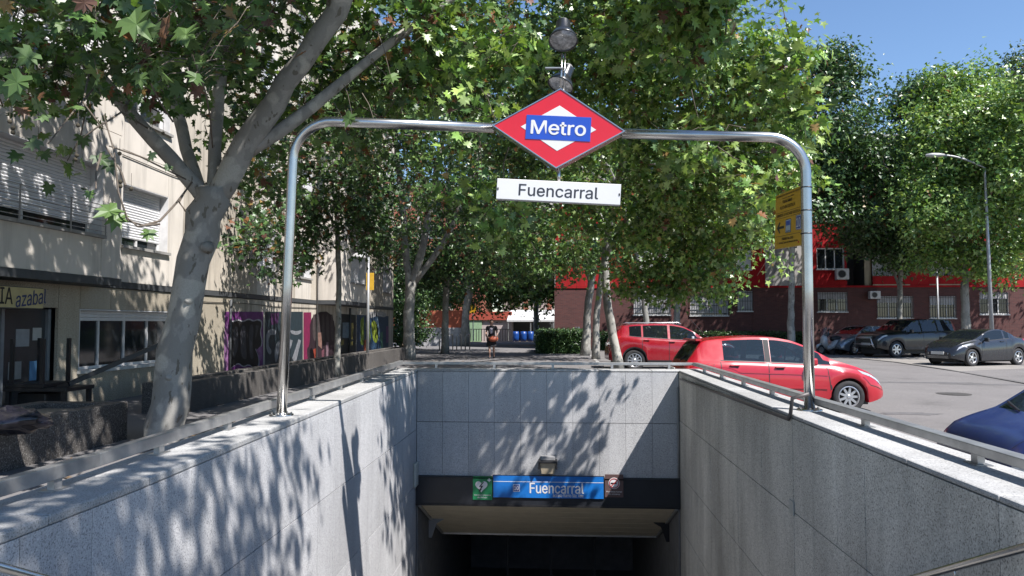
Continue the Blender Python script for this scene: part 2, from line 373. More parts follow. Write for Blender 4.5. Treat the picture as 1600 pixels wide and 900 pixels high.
# two door frames in the dark
b = MB()
for x in (-1.3, -.2, .9): b.box((x-.03,19.0,-5.6), (x+.03,19.05,-1.6))
b.box((XL+.03,19.0,-2.9),(XR-.03,19.05,-2.85)); b.build('passage_frame', plain('dark_frame', (.05,.05,.055), .5), wb)
# ------------------------------------------------------------ canopy over the opening
LINT = plain('dark_fascia', (.022,.025,.032), .35, 0, .2, 3)
cano = empty('entrance_canopy', (0, YB, -1.5), 'black fascia with cream slatted soffit over the stairwell opening', 'canopy')
fy = YB-.07
b = MB().box((XL+.004,fy,-1.755), (XR-.004,YB-.003,-1.235)); b.build('fascia', LINT, cano, bevel=.006)
b = MB().box((XL+.006,fy-.012,-1.262), (XR-.006,fy-.001,-1.238)); b.box((XL+.006,fy-.016,-1.753), (XR-.006,fy-.001,-1.722)); b.build('fascia_trim', BLACKM, cano)
SOFF = plain('cream_slat', (.80,.70,.52), .5, 0, .1, 4)
s0 = Vector((0, YB-.02, -1.765)); s1 = Vector((0, 16.2, -3.02)); nsl = 6
b = MB(); bt = MB()
for i in range(nsl):
    a = s0.lerp(s1, i/nsl); c = s0.lerp(s1, (i+1)/nsl); d = (c-a).normalized(); a2 = a + d*.012; c2 = c - d*.012
    nrm = Vector((0, -d.z, d.y))
    xa = XL+.10; xb = XR-.10
    me = MB()
    v = [Vector((xa,*a2.yz)),Vector((xb,*a2.yz)),Vector((xb,*c2.yz)),Vector((xa,*c2.yz))]
    me.add(v+[p+nrm*.02 for p in v], [(0,1,2,3),(7,6,5,4),(0,4,5,1),(1,5,6,2),(2,6,7,3),(3,7,4,0)])
    me.build('soffit_slat', SOFF, cano)
v = [Vector((XL+.03,*s0.yz)),Vector((XR-.03,*s0.yz)),Vector((XR-.03,*s1.yz)),Vector((XL+.03,*s1.yz))]
v = [p+Vector((0,.02,.035)) for p in v]
b.add(v+[p+Vector((0,0,.03)) for p in v], [(0,1,2,3),(7,6,5,4),(0,4,5,1),(1,5,6,2),(2,6,7,3),(3,7,4,0)]); b.build('soffit_backing', plain('cream_trim', (.45,.40,.30), .5), cano)
for x in (XL+.07, XR-.07):
    MB().beam((x,*s0.yz), (x,*s1.yz), .05, .05).build('soffit_edge', plain('aluminium_trim', (.5,.5,.48), .4, .6), cano)
MB().beam((XL+.05,*s1.yz), (XR-.05,*s1.yz), .05, .05).build('soffit_edge', plain('aluminium_trim', (0,0,0)), cano)
for sgn, px, py, x, m, lab in ((1, 668, 815, XL, plain('grey_bracket', (.25,.26,.27), .5, .4), 'grey steel bracket at the left end of the entrance soffit'), (-1, 1035, 820, XR, BLACKM, 'black bracket at the right end of the entrance soffit')):
    p = PX(px+ (0 if sgn>0 else 4), py, x+sgn*.05); y = 14.7
    r = empty('soffit_bracket', (x, y, -2.3), lab, 'bracket')
    z = -2.28
    poly = [(0,0),(.30,.02),(.30,-.06),(.16,-.14),(.06,-.42),(0,-.42)]
    Mx = Matrix(((sgn,0,0,x+sgn*.022),(0,0,1,y),(0,1,0,z),(0,0,0,1)))
    MB().prism(poly, Mx, .05).build('bracket_plate', m, r); MB().box((min(x+sgn*.022,x+sgn*.4),y-.05,z+.01),(max(x+sgn*.022,x+sgn*.4),y+.1,z+.05)).build('bracket_arm', m, r)
# signs on the fascia
def flat(name, x0, x1, z0, z1, y, mat, parent, t=.006): return MB().box((x0,y-t,z0),(x1,y,z1)).build(name, mat, parent)
def FXZ(px, py, D=fy): p = P(px, py, D); return p.x, p.z
WHITE = plain('white_enamel', (.82,.82,.82), .35, 0, .03, 2)
GREEN = plain('sign_green', (.02,.26,.10), .35, 0, .05, 2); BLUE = plain('sign_blue', (.015,.19,.62), .3, 0, .06, 3)
BROWN = plain('sign_brown', (.14,.085,.08), .4, 0, .1, 3); BLK = plain('print_black', (.02,.02,.022), .5, 0, .05, 3)
x0, z1 = FXZ(739, 744); x1, z0 = FXZ(769, 781)
s = empty('defibrillator_sign', (x0, fy, z0), 'small green sign with white heart and lightning bolt on the black fascia', 'sign')
flat('sign_plate', x0, x1, z0, z1, fy-.002, GREEN, s, .01)
cx, cz, k = x0+.155, z1-.17, .012
heart = []
for i in range(28):
    t = 2*math.pi*i/28; heart.append((k*.58*16*math.sin(t)**3*1.0, k*.58*(13*math.cos(t)-5*math.cos(2*t)-2*math.cos(3*t)-math.cos(4*t))))
Mf = lambda x, y, z: Matrix(((1,0,0,x),(0,0,-1,y),(0,1,0,z),(0,0,0,1)))
MB().prism(heart, Mf(cx, fy-.013, cz), .003).build('heart_symbol', WHITE, s)
bolt = [(.03,.085),(-.045,-.005),(-.005,-.002),(-.03,-.055),(-.045,-.04),(-.03,-.095),(.012,-.05),(-.006,-.052),(.035,.018),(-.004,.012),(.048,.08)]
MB().prism(bolt, Mf(cx, fy-.018, cz-.01), .003).build('lightning_symbol', BLK, s)
MB().box((x1-.085,fy-.016,z1-.075),(x1-.02,fy-.013,z1-.055)).box((x1-.0625,fy-.0165,z1-.097),(x1-.0425,fy-.0132,z1-.033)).build('cross_symbol', WHITE, s)
text('sign_text', 'Este espacio dispone de', (x1-x0)*.86, .028, ((x0+x1)/2, fy-.015, z0+.085), FRONT, WHITE, s)
text('sign_text', 'desfibrilador', (x1-x0)*.5, .028, ((x0+x1)/2, fy-.015, z0+.045), FRONT, WHITE, s)
x0, z1 = FXZ(770, 742); x1, z0 = FXZ(943, 779)
s = empty('station_name_panel', (x0, fy, z0), 'blue enamel panel reading 10 Fuencarral on the black fascia', 'sign')
flat('sign_frame', x0-.0, x1+.012, z0-.012, z1+.005, fy-.002, BLACKM, s, .016)
flat('sign_plate', x0+.012, x1, z0, z1-.008, fy-.018, BLUE, s, .008)
flat('sign_line', x0+.012, x1, z1-.115, z1-.105, fy-.026, WHITE, s, .002)
a, c = FXZ(807, 762); 
MB().box((a-.06,fy-.029,c-.062),(a+.06,fy-.026,c+.062)).build('number_plate', WHITE, s)
MB().box((a-.052,fy-.031,c-.054),(a+.052,fy-.029,c+.054)).build('number_field', plain('line_blue', (.02,.06,.30), .4), s)
text('sign_text', '10', .082, .07, (a, fy-.033, c), FRONT, WHITE, s, .03)
a0, c0 = FXZ(828, 770); a1, c1 = FXZ(912, 755); text('sign_text', 'Fuencarral', a1-a0, c1-c0, ((a0+a1)/2, fy-.029, (c0+c1)/2), FRONT, WHITE, s, .022)
a0, c0 = FXZ(864, 775.5); a1, c1 = FXZ(911, 770.5); text('sign_text', 'acceso Barrio Sta. Ana', a1-a0, .062, ((a0+a1)/2, fy-.029, (c0+c1)/2-.008), FRONT, WHITE, s, .02)
x0, z1 = FXZ(945, 741); x1, z0 = FXZ(974, 777)
s = empty('no_smoking_sign', (x0, fy, z0), 'small brown no smoking sign on the black fascia', 'sign')
flat('sign_plate', x0, x1, z0, z1, fy-.002, BROWN, s, .01)
cx, cz = (x0+x1)/2, z1-.155
MB().prism([(.1*math.cos(t*math.pi/14), .1*math.sin(t*math.pi/14)) for t in range(28)], Mf(cx, fy-.013, cz), .003).build('white_disc', WHITE, s)
b = MB().lathe([(.075,0),(.088,0),(.088,.004),(.075,.004),(.075,0)], 28, Mf(cx, fy-.017, cz)); b.prism([(-.065,-.055),(-.055,-.065),(.065,.055),(.055,.065)], Mf(cx, fy-.017, cz), .004)
b.build('ring_symbol', plain('sign_red', (.5,.02,.02), .4), s)
MB().box((cx-.06,fy-.02,cz-.012),(cx+.045,fy-.016,cz+.012)).build('cigarette_symbol', BLK, s)
text('sign_text', 'Prohibido fumar', (x1-x0)*.85, .026, (cx, fy-.015, z0+.10), FRONT, WHITE, s)
text('sign_text', 'No smoking', (x1-x0)*.6, .026, (cx, fy-.015, z0+.055), FRONT, WHITE, s)
# wall light above the fascia
p = P(856, 727, YB-.12)
s = empty('wall_light', p, 'square wall light on the granite just above the blue station panel', 'light fitting')
MB().box((p.x-.17,YB-.22,p.z+.05),(p.x+.17,YB-.0,p.z+.09)).box((p.x-.17,YB-.21,p.z-.06),(p.x-.145,YB-.0,p.z+.05)).box((p.x+.145,YB-.21,p.z-.06),(p.x+.17,YB-.0,p.z+.05)).build('housing', BLACKM, s, bevel=.006)
MB().box((p.x-.13,YB-.16,p.z+.09),(p.x+.13,YB-.0,p.z+.16)).build('gear_box', plain('grey_paint', (.3,.3,.3), .5), s, bevel=.01)
v = [Vector((p.x+sx*w, YB-.03-dy, p.z+dz)) for dz, w, in ((.05,.143),(-.15,.115)) for sx, dy in ((-1,.16),(1,.16),(1,0),(-1,0))]
v = [Vector((q.x, q.y + (.03 if q.z < p.z and q.y < YB-.1 else 0), q.z)) for q in v]
MB().add(v, [(0,1,5,4),(1,2,6,5),(2,3,7,6),(3,0,4,7),(4,5,6,7),(3,2,1,0)]).build('diffuser', plain('amber_glass', (.50,.42,.30), .25, 0, .2, 8, coat=.4), s, bevel=.006)
# conduits and boxes
p0, p1 = PX(1062,592,XR-.03), PX(1232,655,XR-.03)
s = MB().tube([p0, p1, p1+Vector((.01,-.03,.05)), p1+Vector((.02,-.06,.20)), p1+Vector((.16,-.10,.245))], .018, 8).build('conduit', plain('dark_pipe', (.10,.085,.08), .5), smooth=True)
tag(s, 'dark conduit running just below the coping of the shaded right wall', 'pipe')
p2 = Vector((XR-.025, YB-.035, .4)); s = MB().tube([p2, (p2.x,p2.y,-1.2)], .02, 8).build('conduit', plain('grey_pipe', (.3,.3,.29), .5), smooth=True)
tag(s, 'grey vertical conduit in the far right corner of the stairwell', 'pipe')
p = PX(1238,793,XR); s = MB().box((XR-.012,p.y-.06,p.z-.065),(XR+.002,p.y+.06,p.z+.065)).build('cover_plate', plain('pale_plate', (.5,.5,.45), .5), bevel=.003)
tag(s, 'small pale cover plate on the joint of the shaded right granite wall', 'cover plate')
p = PX(648,740,XL); s = MB().box((XL,p.y-.14,p.z-.22),(XL+.05,p.y+.1,p.z+.2)).build('junction_box', plain('pale_box', (.55,.56,.5), .5), bevel=.01)
tag(s, 'pale junction box on the sunlit left wall beside the entrance', 'junction box')
# ------------------------------------------------------------ guard rails
def railing(pts, zb, label, posts, w=.07, h=.085, gap=.062, ext=None):
    r = empty('guard_rail', pts[0], label, 'guard rail', 'guard rails on the stairwell coping')
    for a, c in zip(pts, pts[1:]):
        a = Vector(a); c = Vector(c); o = MB().beam(a+Vector((0,0,gap+h/2)), c+Vector((0,0,gap+h/2)), w, h).build('rail', RAILM, r, bevel=.006)
    for p in posts:
        p = Vector(p)
        MB().box((p.x-.022,p.y-.035,p.z+.006),(p.x+.022,p.y+.035,p.z+gap+.004)).build('post', RAILM, r)
        MB().box((p.x-.05,p.y-.075,p.z+.001),(p.x+.05,p.y+.075,p.z+.0065)).build('base_plate', RAILM, r)
    return r
RXL, RXR = XL-.37, XR+.36
def zl(y): return float(np.interp(y, [4.6, YB], [Z0L, Z1L]))
ys = [.3+1.14*i+.5 for i in range(-1, 12)]
railing([(RXL,-1,zl(0)),(RXL,4.6,zl(4.6)),(RXL,YB+.37,Z1L)], 0, 'flat metal guard rail on the left coping, passing in front of the big plane tree', [(RXL,y,zl(y)) for y in ys if y < YB])
yr = [4.66-1.63*2+1.63*i for i in range(0, 4)]+[6.25+1.35*i for i in range(1,6)]
railing([(RXR,-1,.70),(RXR,YB+.37,.70)], 0, 'flat metal guard rail on the right coping, in front of the red hatchback', [(RXR,y,.70) for y in yr], w=.10, h=.058, gap=.066)
railing([(RXL+.03,YB+.37,.70),(RXR-.03,YB+.37,.70)], 0, 'low metal guard rail along the far coping, behind the walking woman\'s side of the opening'.replace(", behind the walking woman's side of the opening", ' above the entrance'), [(x,YB+.37,.70) for x in (-2.3,-1.2,-.1,1.0,2.05)], h=.05, gap=.07)
# handrails on the stairs
for x, pa, pb, lab in ((XR-.14, (1600,856), (1452,897), 'stainless handrail on the right stairwell wall, bottom right corner'), (XL+.12, (0,886), (55,901), 'stainless handrail on the left stairwell wall, bottom left corner')):
    a = PX(*pa, x); c = PX(*pb, x); d = (c-a); d = d/d.y if abs(d.y) > 0 else d
    d.x = 0
    q0 = a - d*(a.y-.6); q1 = a + d*(9.5-a.y)
    r = empty('handrail', q0, lab, 'handrail')
    MB().tube([q0, q1], .021, 12).build('rail_tube', STEEL, r, smooth=True)
    for t in (.18,.38,.58,.78,.95):
        q = q0.lerp(q1, t); sx = 1 if x > 0 else -1
        MB().tube([q, q+Vector((0,0,-.07)), (XR-.002 if sx>0 else XL+.002, q.y, q.z-.07)], .007, 6).build('rail_bracket', STEEL, r, smooth=True)
# ------------------------------------------------------------ PORTAL
PY = 7.4
port = empty('portal_frame', P(440,642,PY), 'stainless steel tube arch standing on both copings', 'arch')
def arc(c0, c1, c2, n=9):   # quadratic-ish rounded corner through circle-like bezier
    out = []
    for i in range(n+1):
        t = i/n; out.append(c0*(1-t)**3 + (c0.lerp(c1,.56))*3*(1-t)**2*t + (c2.lerp(c1,.56))*3*(1-t)*t*t + c2*t**3)
    return out
lb = P(440,644,PY); lt = P(458,250,PY); lc = P(460,188,PY); ll = P(522,190,PY); lend = P(772,200,PY)
rb = P(1265,640,PY); rt = P(1259,268,PY); rc = P(1257,216,PY); rr = P(1200,214,PY); rend = P(972,209,PY)
MB().tube([lb, lb.lerp(lt,.5)] + arc(lt, lc, ll) + [lend], .051, 20).build('tube', STEEL, port, smooth=True)
MB().tube([rb, rb.lerp(rt,.5)] + arc(rt, rc, rr) + [rend], .051, 20).build('tube', STEEL, port, smooth=True)
for q in (lb, rb):
    zq = zl(PY) if q.x < 0 else .70
    MB().lathe([(.0,.014),(.115,.014),(.12,.010),(.12,.0)], 28, Matrix.Translation((q.x,q.y,zq+.001))).build('base_flange', STEEL, port, smooth=True)
    for k in range(6):
        a = k*math.pi/3+.3; MB().lathe([(.0,.02),(.009,.02),(.009,.0)], 6, Matrix.Translation((q.x+.095*math.cos(a),q.y+.095*math.sin(a),zq+.013))).build('bolt', STEEL, port)
for q, qt in ((lb, lt), (rb, rt)):
    if q.z > .6: MB().tube([(q.x,q.y,.58 if q.x<0 else .69), q], .051, 20).build('tube_foot', STEEL, port, smooth=True)
# metro diamond
ux = (P(975,209,PY)-P(770,200,PY)).normalized(); uz = Vector((0,0,1)) - ux*ux.z; uz.normalize(); un = ux.cross(uz)*1.0
if un.y > 0: un = -un
sc = (P(770,200,PY)+P(976,209,PY))/2; hw = (P(976,209,PY)-P(770,200,PY)).length/2
hh = (P(878,142,PY)-P(872,266,PY)).length/2
sc = sc + uz*((P(877,142,PY).z+P(873,266,PY).z)/2 - sc.z)
def SM(off): m = Matrix((ux,uz,un)).transposed().to_4x4(); m.translation = sc + un*off; return m
dia = empty('metro_sign', sc, 'red and white diamond sign reading Metro at the centre of the arch', 'sign')
RED = plain('sign_red_enamel', (.72,.012,.022), .25, 0, .05, 3, coat=.5); MBLUE = plain('metro_blue', (.02,.085,.52), .3, 0, .04, 2, coat=.3)
D4 = lambda w, h: [(-w,0),(0,-h),(w,0),(0,h)]
MB().prism(D4(hw,hh), SM(-.09), .17).build('sign_box', STEEL, dia, bevel=.006)
for so in (.081,):
    MB().prism(D4(hw-.012,hh-.008), SM(so), .006).build('red_field', RED, dia)
    # slightly raised edge rim
    b = MB(); o4 = D4(hw,hh); i4 = D4(hw-.02,hh-.0125)
    for i in range(4):
        j = (i+1)%4; b.prism([o4[i], o4[j], i4[j], i4[i]], SM(.0805), .012)
    b.build('sign_rim', STEEL, dia)
    MB().prism(D4(hw*.565,hh*.565), SM(.0875), .002).build('white_diamond', WHITE, dia)
    bw, bh = hw*.485, hh*.30
    MB().prism([(-bw,-bh),(bw,-bh),(bw,bh),(-bw,bh)], SM(.0895), .003).build('blue_band', MBLUE, dia)
m3 = [ux, uz, un]
text('sign_text', 'Metro', bw*1.68, bh*1.12, sc+un*.095-uz*.0, m3, WHITE, dia, .03)
# name board
nb = (P(777,301,PY)+P(969,301,PY))/2; nw = (P(969,304,PY)-P(777,298,PY)).length/2; nh = (P(870,284,PY)-P(870,316,PY)).length/2
ns = empty('name_sign', nb, 'white name board reading Fuencarral hanging below the red diamond', 'sign')
def NM(off): m = Matrix((ux,uz,un)).transposed().to_4x4(); m.translation = nb + un*off; return m
prof = [(-nh, -.02), (-nh,.056), (-nh*.96,.06),(0,.06),(nh*.96,.06),(nh,.056),(nh,-.02)]
b = MB(); vs = []
for s_ in (-nw, nw): vs += [NM(0) @ Vector((s_, a_, c_)) for a_, c_ in prof]
n_ = len(prof); b.add(vs, [(i,(i+1)%n_,n_+(i+1)%n_,n_+i) for i in range(n_)] + [tuple(range(n_-1,-1,-1)), tuple(range(n_,2*n_))]); b.build('name_board', WHITE, ns)
tc = nb + un*.0606; tw = (P(934,300,PY)-P(811,300,PY)).length
text('sign_text', 'Fuencarral', tw, nh*1.12, tc+ux*.0, m3, plain('name_print', (.03,.035,.05), .5), ns, .018)
for s_ in (-nw+.012, nw-.012): MB().prism([(s_-.006,-.012),(s_+.006,-.012),(s_+.006,.012),(s_-.006,.012)], NM(.058), .006).build('screw', BLACKM, ns)
MB().tube([nb+uz*nh*.8, P(873,262,PY)], .018, 10).build('hanger', STEEL, ns, smooth=True)
# spotlights above the sign
tip = P(877,143,PY)
sp = empty('spotlight', tip, 'pair of black bell-shaped spotlights on a short steel mast above the diamond', 'light fitting')
top = P(879,68,PY)
MB().tube([tip+Vector((-.008,.0,-.03)), P(878,84,PY)], .011, 10).build('mast', STEEL, sp, smooth=True)
MB().tube([tip+Vector((.028,.02,-.03)), P(883,84,PY+.02)], .009, 10).build('mast', STEEL, sp, smooth=True)
MB().beam(P(852,107,PY), P(880,107,PY), .05, .012).build('bracket', RAILM, sp)
def bell(c, aim, s_, lab=None):
    q = Vector(aim).normalized().to_track_quat('Z','Y').to_matrix().to_4x4(); q.translation = c
    MB().lathe([(.0,-.30*s_),(.045*s_,-.295*s_),(.068*s_,-.27*s_),(.075*s_,-.20*s_)], 24, q).build('lamp_cap', plain('pale_cap', (.22,.22,.21), .5), sp, smooth=True)
    sh = MB().lathe([(.083*s_,-.25*s_),(.088*s_,-.13*s_),(.095*s_,-.10*s_),(.13*s_,-.06*s_),(.155*s_,-.01*s_),(.163*s_,.02*s_),(.155*s_,.022*s_),(.15*s_,.0)], 28, q).build('lamp_shade', plain('black_enamel', (.02,.022,.025), .3, coat=.3), sp, smooth=True)
    MB().lathe([(.152*s_,.004*s_),(.12*s_,.008*s_),(.06*s_,.010*s_),(.0,.010*s_)], 28, q).build('lamp_glass', plain('lamp_glass', (.42,.42,.43), .12, .3, .6, 25), sp, smooth=True)
bell(P(880,62,PY-.02), (0.0,-.42,-.9), .92)
bell(P(876,132,PY+.12), (-.35,-.30,-.9), .85)
# yellow direction sign on the right leg
YEL = plain('sign_yellow', (.72,.40,.02), .45, 0, .05, 4)
A0 = P(1254,290,PY-.0); A1 = P(1254,383,PY)
kD = PY*1.12
B0 = P(1212,307,kD); B1 = P(1212,389,kD)
u_ = ((B0+B1)/2-(A0+A1)/2); Wd = u_.length; u_ = -u_.normalized(); vv = (A0-A1).normalized(); vv = (vv - u_*u_.dot(vv)).normalized(); nn = u_.cross(vv)
H_ = (A0-A1).length
oc = (A0+A1+B0+B1)/4
ys_ = empty('direction_sign', oc, 'yellow sign with arrow and number 10 strapped to the right leg of the arch', 'sign')
def YM(off): m = Matrix((u_,vv,nn)).transposed().to_4x4(); m.translation = oc + nn*off; return m
MB().prism([(-Wd/2,-H_/2),(Wd/2,-H_/2),(Wd/2,H_/2),(-Wd/2,H_/2)], YM(-.005), .010).build('sign_plate', YEL, ys_)
def yt(body, cx_, cy_, w_, h_, bold=.02, mat=BLK): text('sign_text', body, w_*Wd, h_*H_, oc+nn*.0068+u_*((cx_-.5)*Wd)+vv*((.5-cy_)*H_), [u_,vv,nn], mat, ys_, bold)
def yr_(x0,y0,x1,y1,off,mat,name='printed_block'): MB().prism([((x0-.5)*Wd,(.5-y1)*H_),((x1-.5)*Wd,(.5-y1)*H_),((x1-.5)*Wd,(.5-y0)*H_),((x0-.5)*Wd,(.5-y0)*H_)], YM(off), .0012).build(name, mat, ys_)
yt('PRIMERA ESTACION DE METRO ABIERTA', .5, .045, .9, .028); yt('servicio alternativo', .5, .10, .45, .022)
yt('FUENCARRAL', .48, .165, .36, .055); yt('PLAZA DE CASTILLA', .48, .265, .55, .055); yr_(.04,.345,.96,.351,.0055,BLK,'sign_line')
yt('SERVICIO  A  PLAZA DE CASTILLA', .5, .40, .86, .05); yr_(.04,.45,.96,.456,.0055,BLK,'sign_line')
yr_(.42,.50,.62,.74,.0055,BLK); yr_(.435,.51,.605,.73,.0068,plain('pale_blue_print',(.45,.55,.62),.5)); yr_(.45,.53,.59,.61,.0082,MBLUE); yr_(.47,.70,.51,.725,.0082,BLK); yr_(.54,.70,.58,.725,.0082,BLK)
yr_(.80,.475,.99,.725,.0055,plain('line_blue', (0,0,0))); yr_(.81,.485,.98,.715,.0066,WHITE); yr_(.82,.495,.97,.705,.0077,plain('line_blue', (0,0,0)))
text('sign_text', '10', .12*Wd, .16*H_, oc+nn*.0098+u_*(.395*Wd)+vv*(-.10*H_), [u_,vv,nn], WHITE, ys_, .03)
arrow = [(-.02,0),(.08,.14),(.12,.12),(.07,.03),(.26,.03),(.26,-.03),(.07,-.03),(.12,-.12),(.08,-.14)]
MB().prism([((x_+.10-.5)*Wd, y_*H_*.75-.12*H_) for x_, y_ in arrow], YM(.0055), .0012).build('arrow_symbol', BLK, ys_)
yr_(.04,.775,.96,.781,.0055,BLK,'sign_line'); yt('PARADAS Nos 1508', .5, .835, .42, .045); yt('C. Antonio Lopez c/v Nuestra de Ana', .5, .905, .75, .045)
yr_(.88,.92,.92,.95,.0055,plain('print_red',(.6,.03,.02),.5))
for py in (293, 329, 365): 
    c = P(1260,py,PY); MB().lathe([(.053,-.006),(.056,-.006),(.056,.006),(.053,.006)], 24, Matrix.Translation(c)).build('strap', BLACKM, ys_, smooth=True)
# ============================================================ BUILDINGS
BEIGE = streaky('beige_render', (.77,.715,.635), .22); BEIGE2 = streaky('weathered_beige_panel', (.62,.56,.47), .4)
REVEAL = plain('white_reveal', (.72,.72,.72), .7); SHUT = plain('roller_shutter', (.80,.80,.81), .5, 0, .06, 3)
ALU = plain('white_window_frame', (.68,.68,.68), .4); PANE = plain('window_glass', (.02,.025,.03), .06, 0, .3, 1, spec=.8)
PEBBLE = granite('pebble_render', (.52,.46,.36), (.27,.23,.17), (.72,.66,.54), .2, 45)
AGG = granite('dark_aggregate', (.13,.12,.11), (.035,.03,.03), (.42,.40,.38), .35, 55)
LEDGE = plain('dark_ledge', (.07,.075,.08), .6); SLAB = plain('concrete_slab', (.33,.32,.30), .8, 0, .15, 2)
def shutter_mesh(w, h, mat, name='shutter'):
    b = MB(); n = max(3, int(h/.055)); dz = h/n
    for i in range(n): b.add([(-w/2,0,i*dz),(w/2,0,i*dz),(w/2,-.012,i*dz+dz*.5),(-w/2,-.012,i*dz+dz*.5),(w/2,0,(i+1)*dz-.004),(-w/2,0,(i+1)*dz-.004)], [(0,1,2,3),(3,2,4,5)])
    return b
def oriented(origin, n):
    """frame for a facade: local x along facade, local -y is the outward normal n"""
    n = Vector(n).normalized(); xa = Vector((0,0,1)).cross(-n); xa = -xa if False else xa
    xa = Vector((-n.y, n.x, 0)); Mx = Matrix((xa, -n, Vector((0,0,1)))).transposed().to_4x4(); Mx.translation = Vector(origin); return Mx
def tr(b, Mx): b.v = [Mx @ Vector(v) for v in b.v]; return b
def window(parent, origin, n, w, h, depth=.22, down=.75, frame=ALU, reveal=REVEAL, sill=SLAB, bars=None, mull=1, shutmat=SHUT):
    """opening w x h, origin at the bottom centre on the facade face; down = how far the shutter is lowered"""
    Mx = oriented(origin, n); fr = MB(); t = .05
    fr.box((-w/2,depth-.05,0),(-w/2+t,depth,h)); fr.box((w/2-t,depth-.05,0),(w/2,depth,h)); fr.box((-w/2+t,depth-.05,0),(w/2-t,depth,t)); fr.box((-w/2+t,depth-.05,h-t),(w/2-t,depth,h))
    for k in range(mull):
        x = -w/2 + w*(k+1)/(mull+1); fr.box((x-.03,depth-.047,t),(x+.03,depth-.003,h-t))
    o = tr(fr, Mx).build('window', frame, parent)
    e = t
    for k in range(mull+1):
        xa = -w/2+w*k/(mull+1)+.03; xb = -w/2+w*(k+1)/(mull+1)-.03
        tr(MB().box((xa,depth-.02,e),(xb,depth-.012,h-e)), Mx).build('pane', PANE, o)
    if down > 0:
        hs = (h-.02)*down
        sb = shutter_mesh(w-.02, hs, shutmat); sb.v = [(v[0], v[1]+depth-.06, v[2]+h-hs) for v in sb.v]
        tr(sb, Mx).build('shutter', shutmat, o)
    rv = MB(); rv.box((-w/2-.02,.003,0),(-w/2,depth+.02,h)); rv.box((w/2,.003,0),(w/2+.02,depth+.02,h)); rv.box((-w/2-.02,.003,h),(w/2+.02,depth+.02,h+.02))
    tr(rv, Mx).build('reveal', reveal, o)
    tr(MB().box((-w/2-.06,-.07,-.06),(w/2+.06,depth,0)), Mx).build('sill', sill, o)
    if bars:
        bb = MB(); nb_ = max(2,int(w/bars))
        for i in range(nb_+1): x = -w/2-.02+(w+.04)*i/nb_; bb.box((x-.009,-.08,-.02),(x+.009,-.062,h+.05))
        for z in (.1, h*.5, h-.08): bb.box((-w/2-.04,-.083,z-.012),(w/2+.04,-.059,z+.012))
        tr(bb, Mx).build('window_grille', BLACKM, o)
    return o
def panel(parent, Mx, x0, x1, z0, z1, mat, name='wall_panel', t=.06, g=.006):
    return tr(MB().box((x0+g,0,z0+g),(x1-g,t,z1-g)), Mx).build(name, mat, parent)
# ------------------------------------------------------------ left apartment block, facade facing +x
LX = -9.0
lb_ = empty('apartment_block', (LX, 20, 0), 'long beige apartment block with white roller shutters along the left side', 'building')
FB, FH, NF = 2.40, 2.76, 5
def Lm(x): return oriented((x, 0, 0), (1, 0, 0))           # local x = world +y?
# segments: (y0,y1,kind,plane)
segs = [(5.0,9.6,'w',-8.4),(9.6,13.02,'W',-8.4),(13.02,13.6,'w',-8.4),(13.6,14.62,'w',LX),(14.62,16.4,'W',LX),(16.4,17.1,'w',LX),(17.1,19.6,'w2',LX),(19.6,21.5,'w2',LX),(21.5,22.9,'W',LX),
        (22.9,24.7,'w2',LX),(24.7,26.3,'W',LX),(26.3,27,'w2',LX),(27,28.4,'w',-8.1),(28.4,30.4,'W',-8.1),(30.4,31,'w',-8.1),(31,31.6,'w2',LX),(31.6,33.2,'W',LX),(33.2,35.2,'w2',LX),(35.2,37.4,'w2',LX),(37.4,39.1,'W',LX),(39.1,39.8,'w2',LX)]
chk = oriented((0,0,0),(1,0,0)) @ Vector((1,0,0))
SG = 1 if chk.y > 0 else -1
for fl in range(NF):
    zb_ = FB + fl*FH; zt_ = zb_+FH
    for y0, y1, kd, X in segs:
        mt = BEIGE2 if kd == 'w2' else BEIGE
        a, c = sorted((SG*y0, SG*y1)); Mx = Lm(X)
        if kd != 'W': panel(lb_, Mx, a, c, zb_, zt_, mt)
        else:
            panel(lb_, Mx, a, c, zb_, zb_+.76, mt); panel(lb_, Mx, a, c, zb_+2.06, zt_, mt)
            dn = random.choice([1, .82, .82, .9, .6]) if not (fl == 0 and y1 < 17) else .86
            window(lb_, (X, (y0+y1)/2, zb_+.77), (1,0,0), y1-y0-.02, 1.28, .30 if X > -8.9 else .26, dn)
    for X, y0, y1, d in ((-8.4,5,13.6,.6), (-8.1,27,31,.9)):
        MB().box((X-d,y1-.03,zb_+.01),(X-.065,y1-.002,zt_-.01)).build('bay_return', BEIGE, lb_)
        MB().box((X-d,y0+.002,zb_+.01),(X-.065,y0+.03,zt_-.01)).build('bay_return', BEIGE, lb_)
b = MB(); zt_ = FB+NF*FH
b.box((-22,5,-.3),(LX-.34,39.8,zt_)); b.box((-8.9,5.05,FB+.1),(-8.74,13.55,zt_)); b.box((-8.9,27.05,FB+.1),(-8.5,30.95,zt_)); b.build('wall_core', LEDGE, lb_)
for a, c, X in ((5,13.6,-8.4),(27,31,-8.1)): MB().box((LX-.3,a,FB-.14),(X+.03,c+.02,FB-.004)).build('bay_slab', LEDGE, lb_)
MB().box((LX-.3,13.63,FB-.13),(LX+.03,26.98,FB-.004)).build('ledge', LEDGE, lb_); MB().box((LX-.3,31.03,FB-.13),(LX+.03,39.8,FB-.004)).build('ledge', LEDGE, lb_)
MB().box((-22.2,4.8,zt_),(LX+.3,40,zt_+.25)).build('roof', SLAB, lb_)
# end wall facing +y and -y
for i in range(NF+1):
    z0_ = -.2 if i == 0 else FB+(i-1)*FH; z1_ = FB+i*FH-.005
    for k in range(4): MB().box((LX-.36-3*(k+1)+.01, 39.8, z0_),(LX-.36-3*k, 39.86, z1_)).build('wall_panel', BEIGE2, lb_)
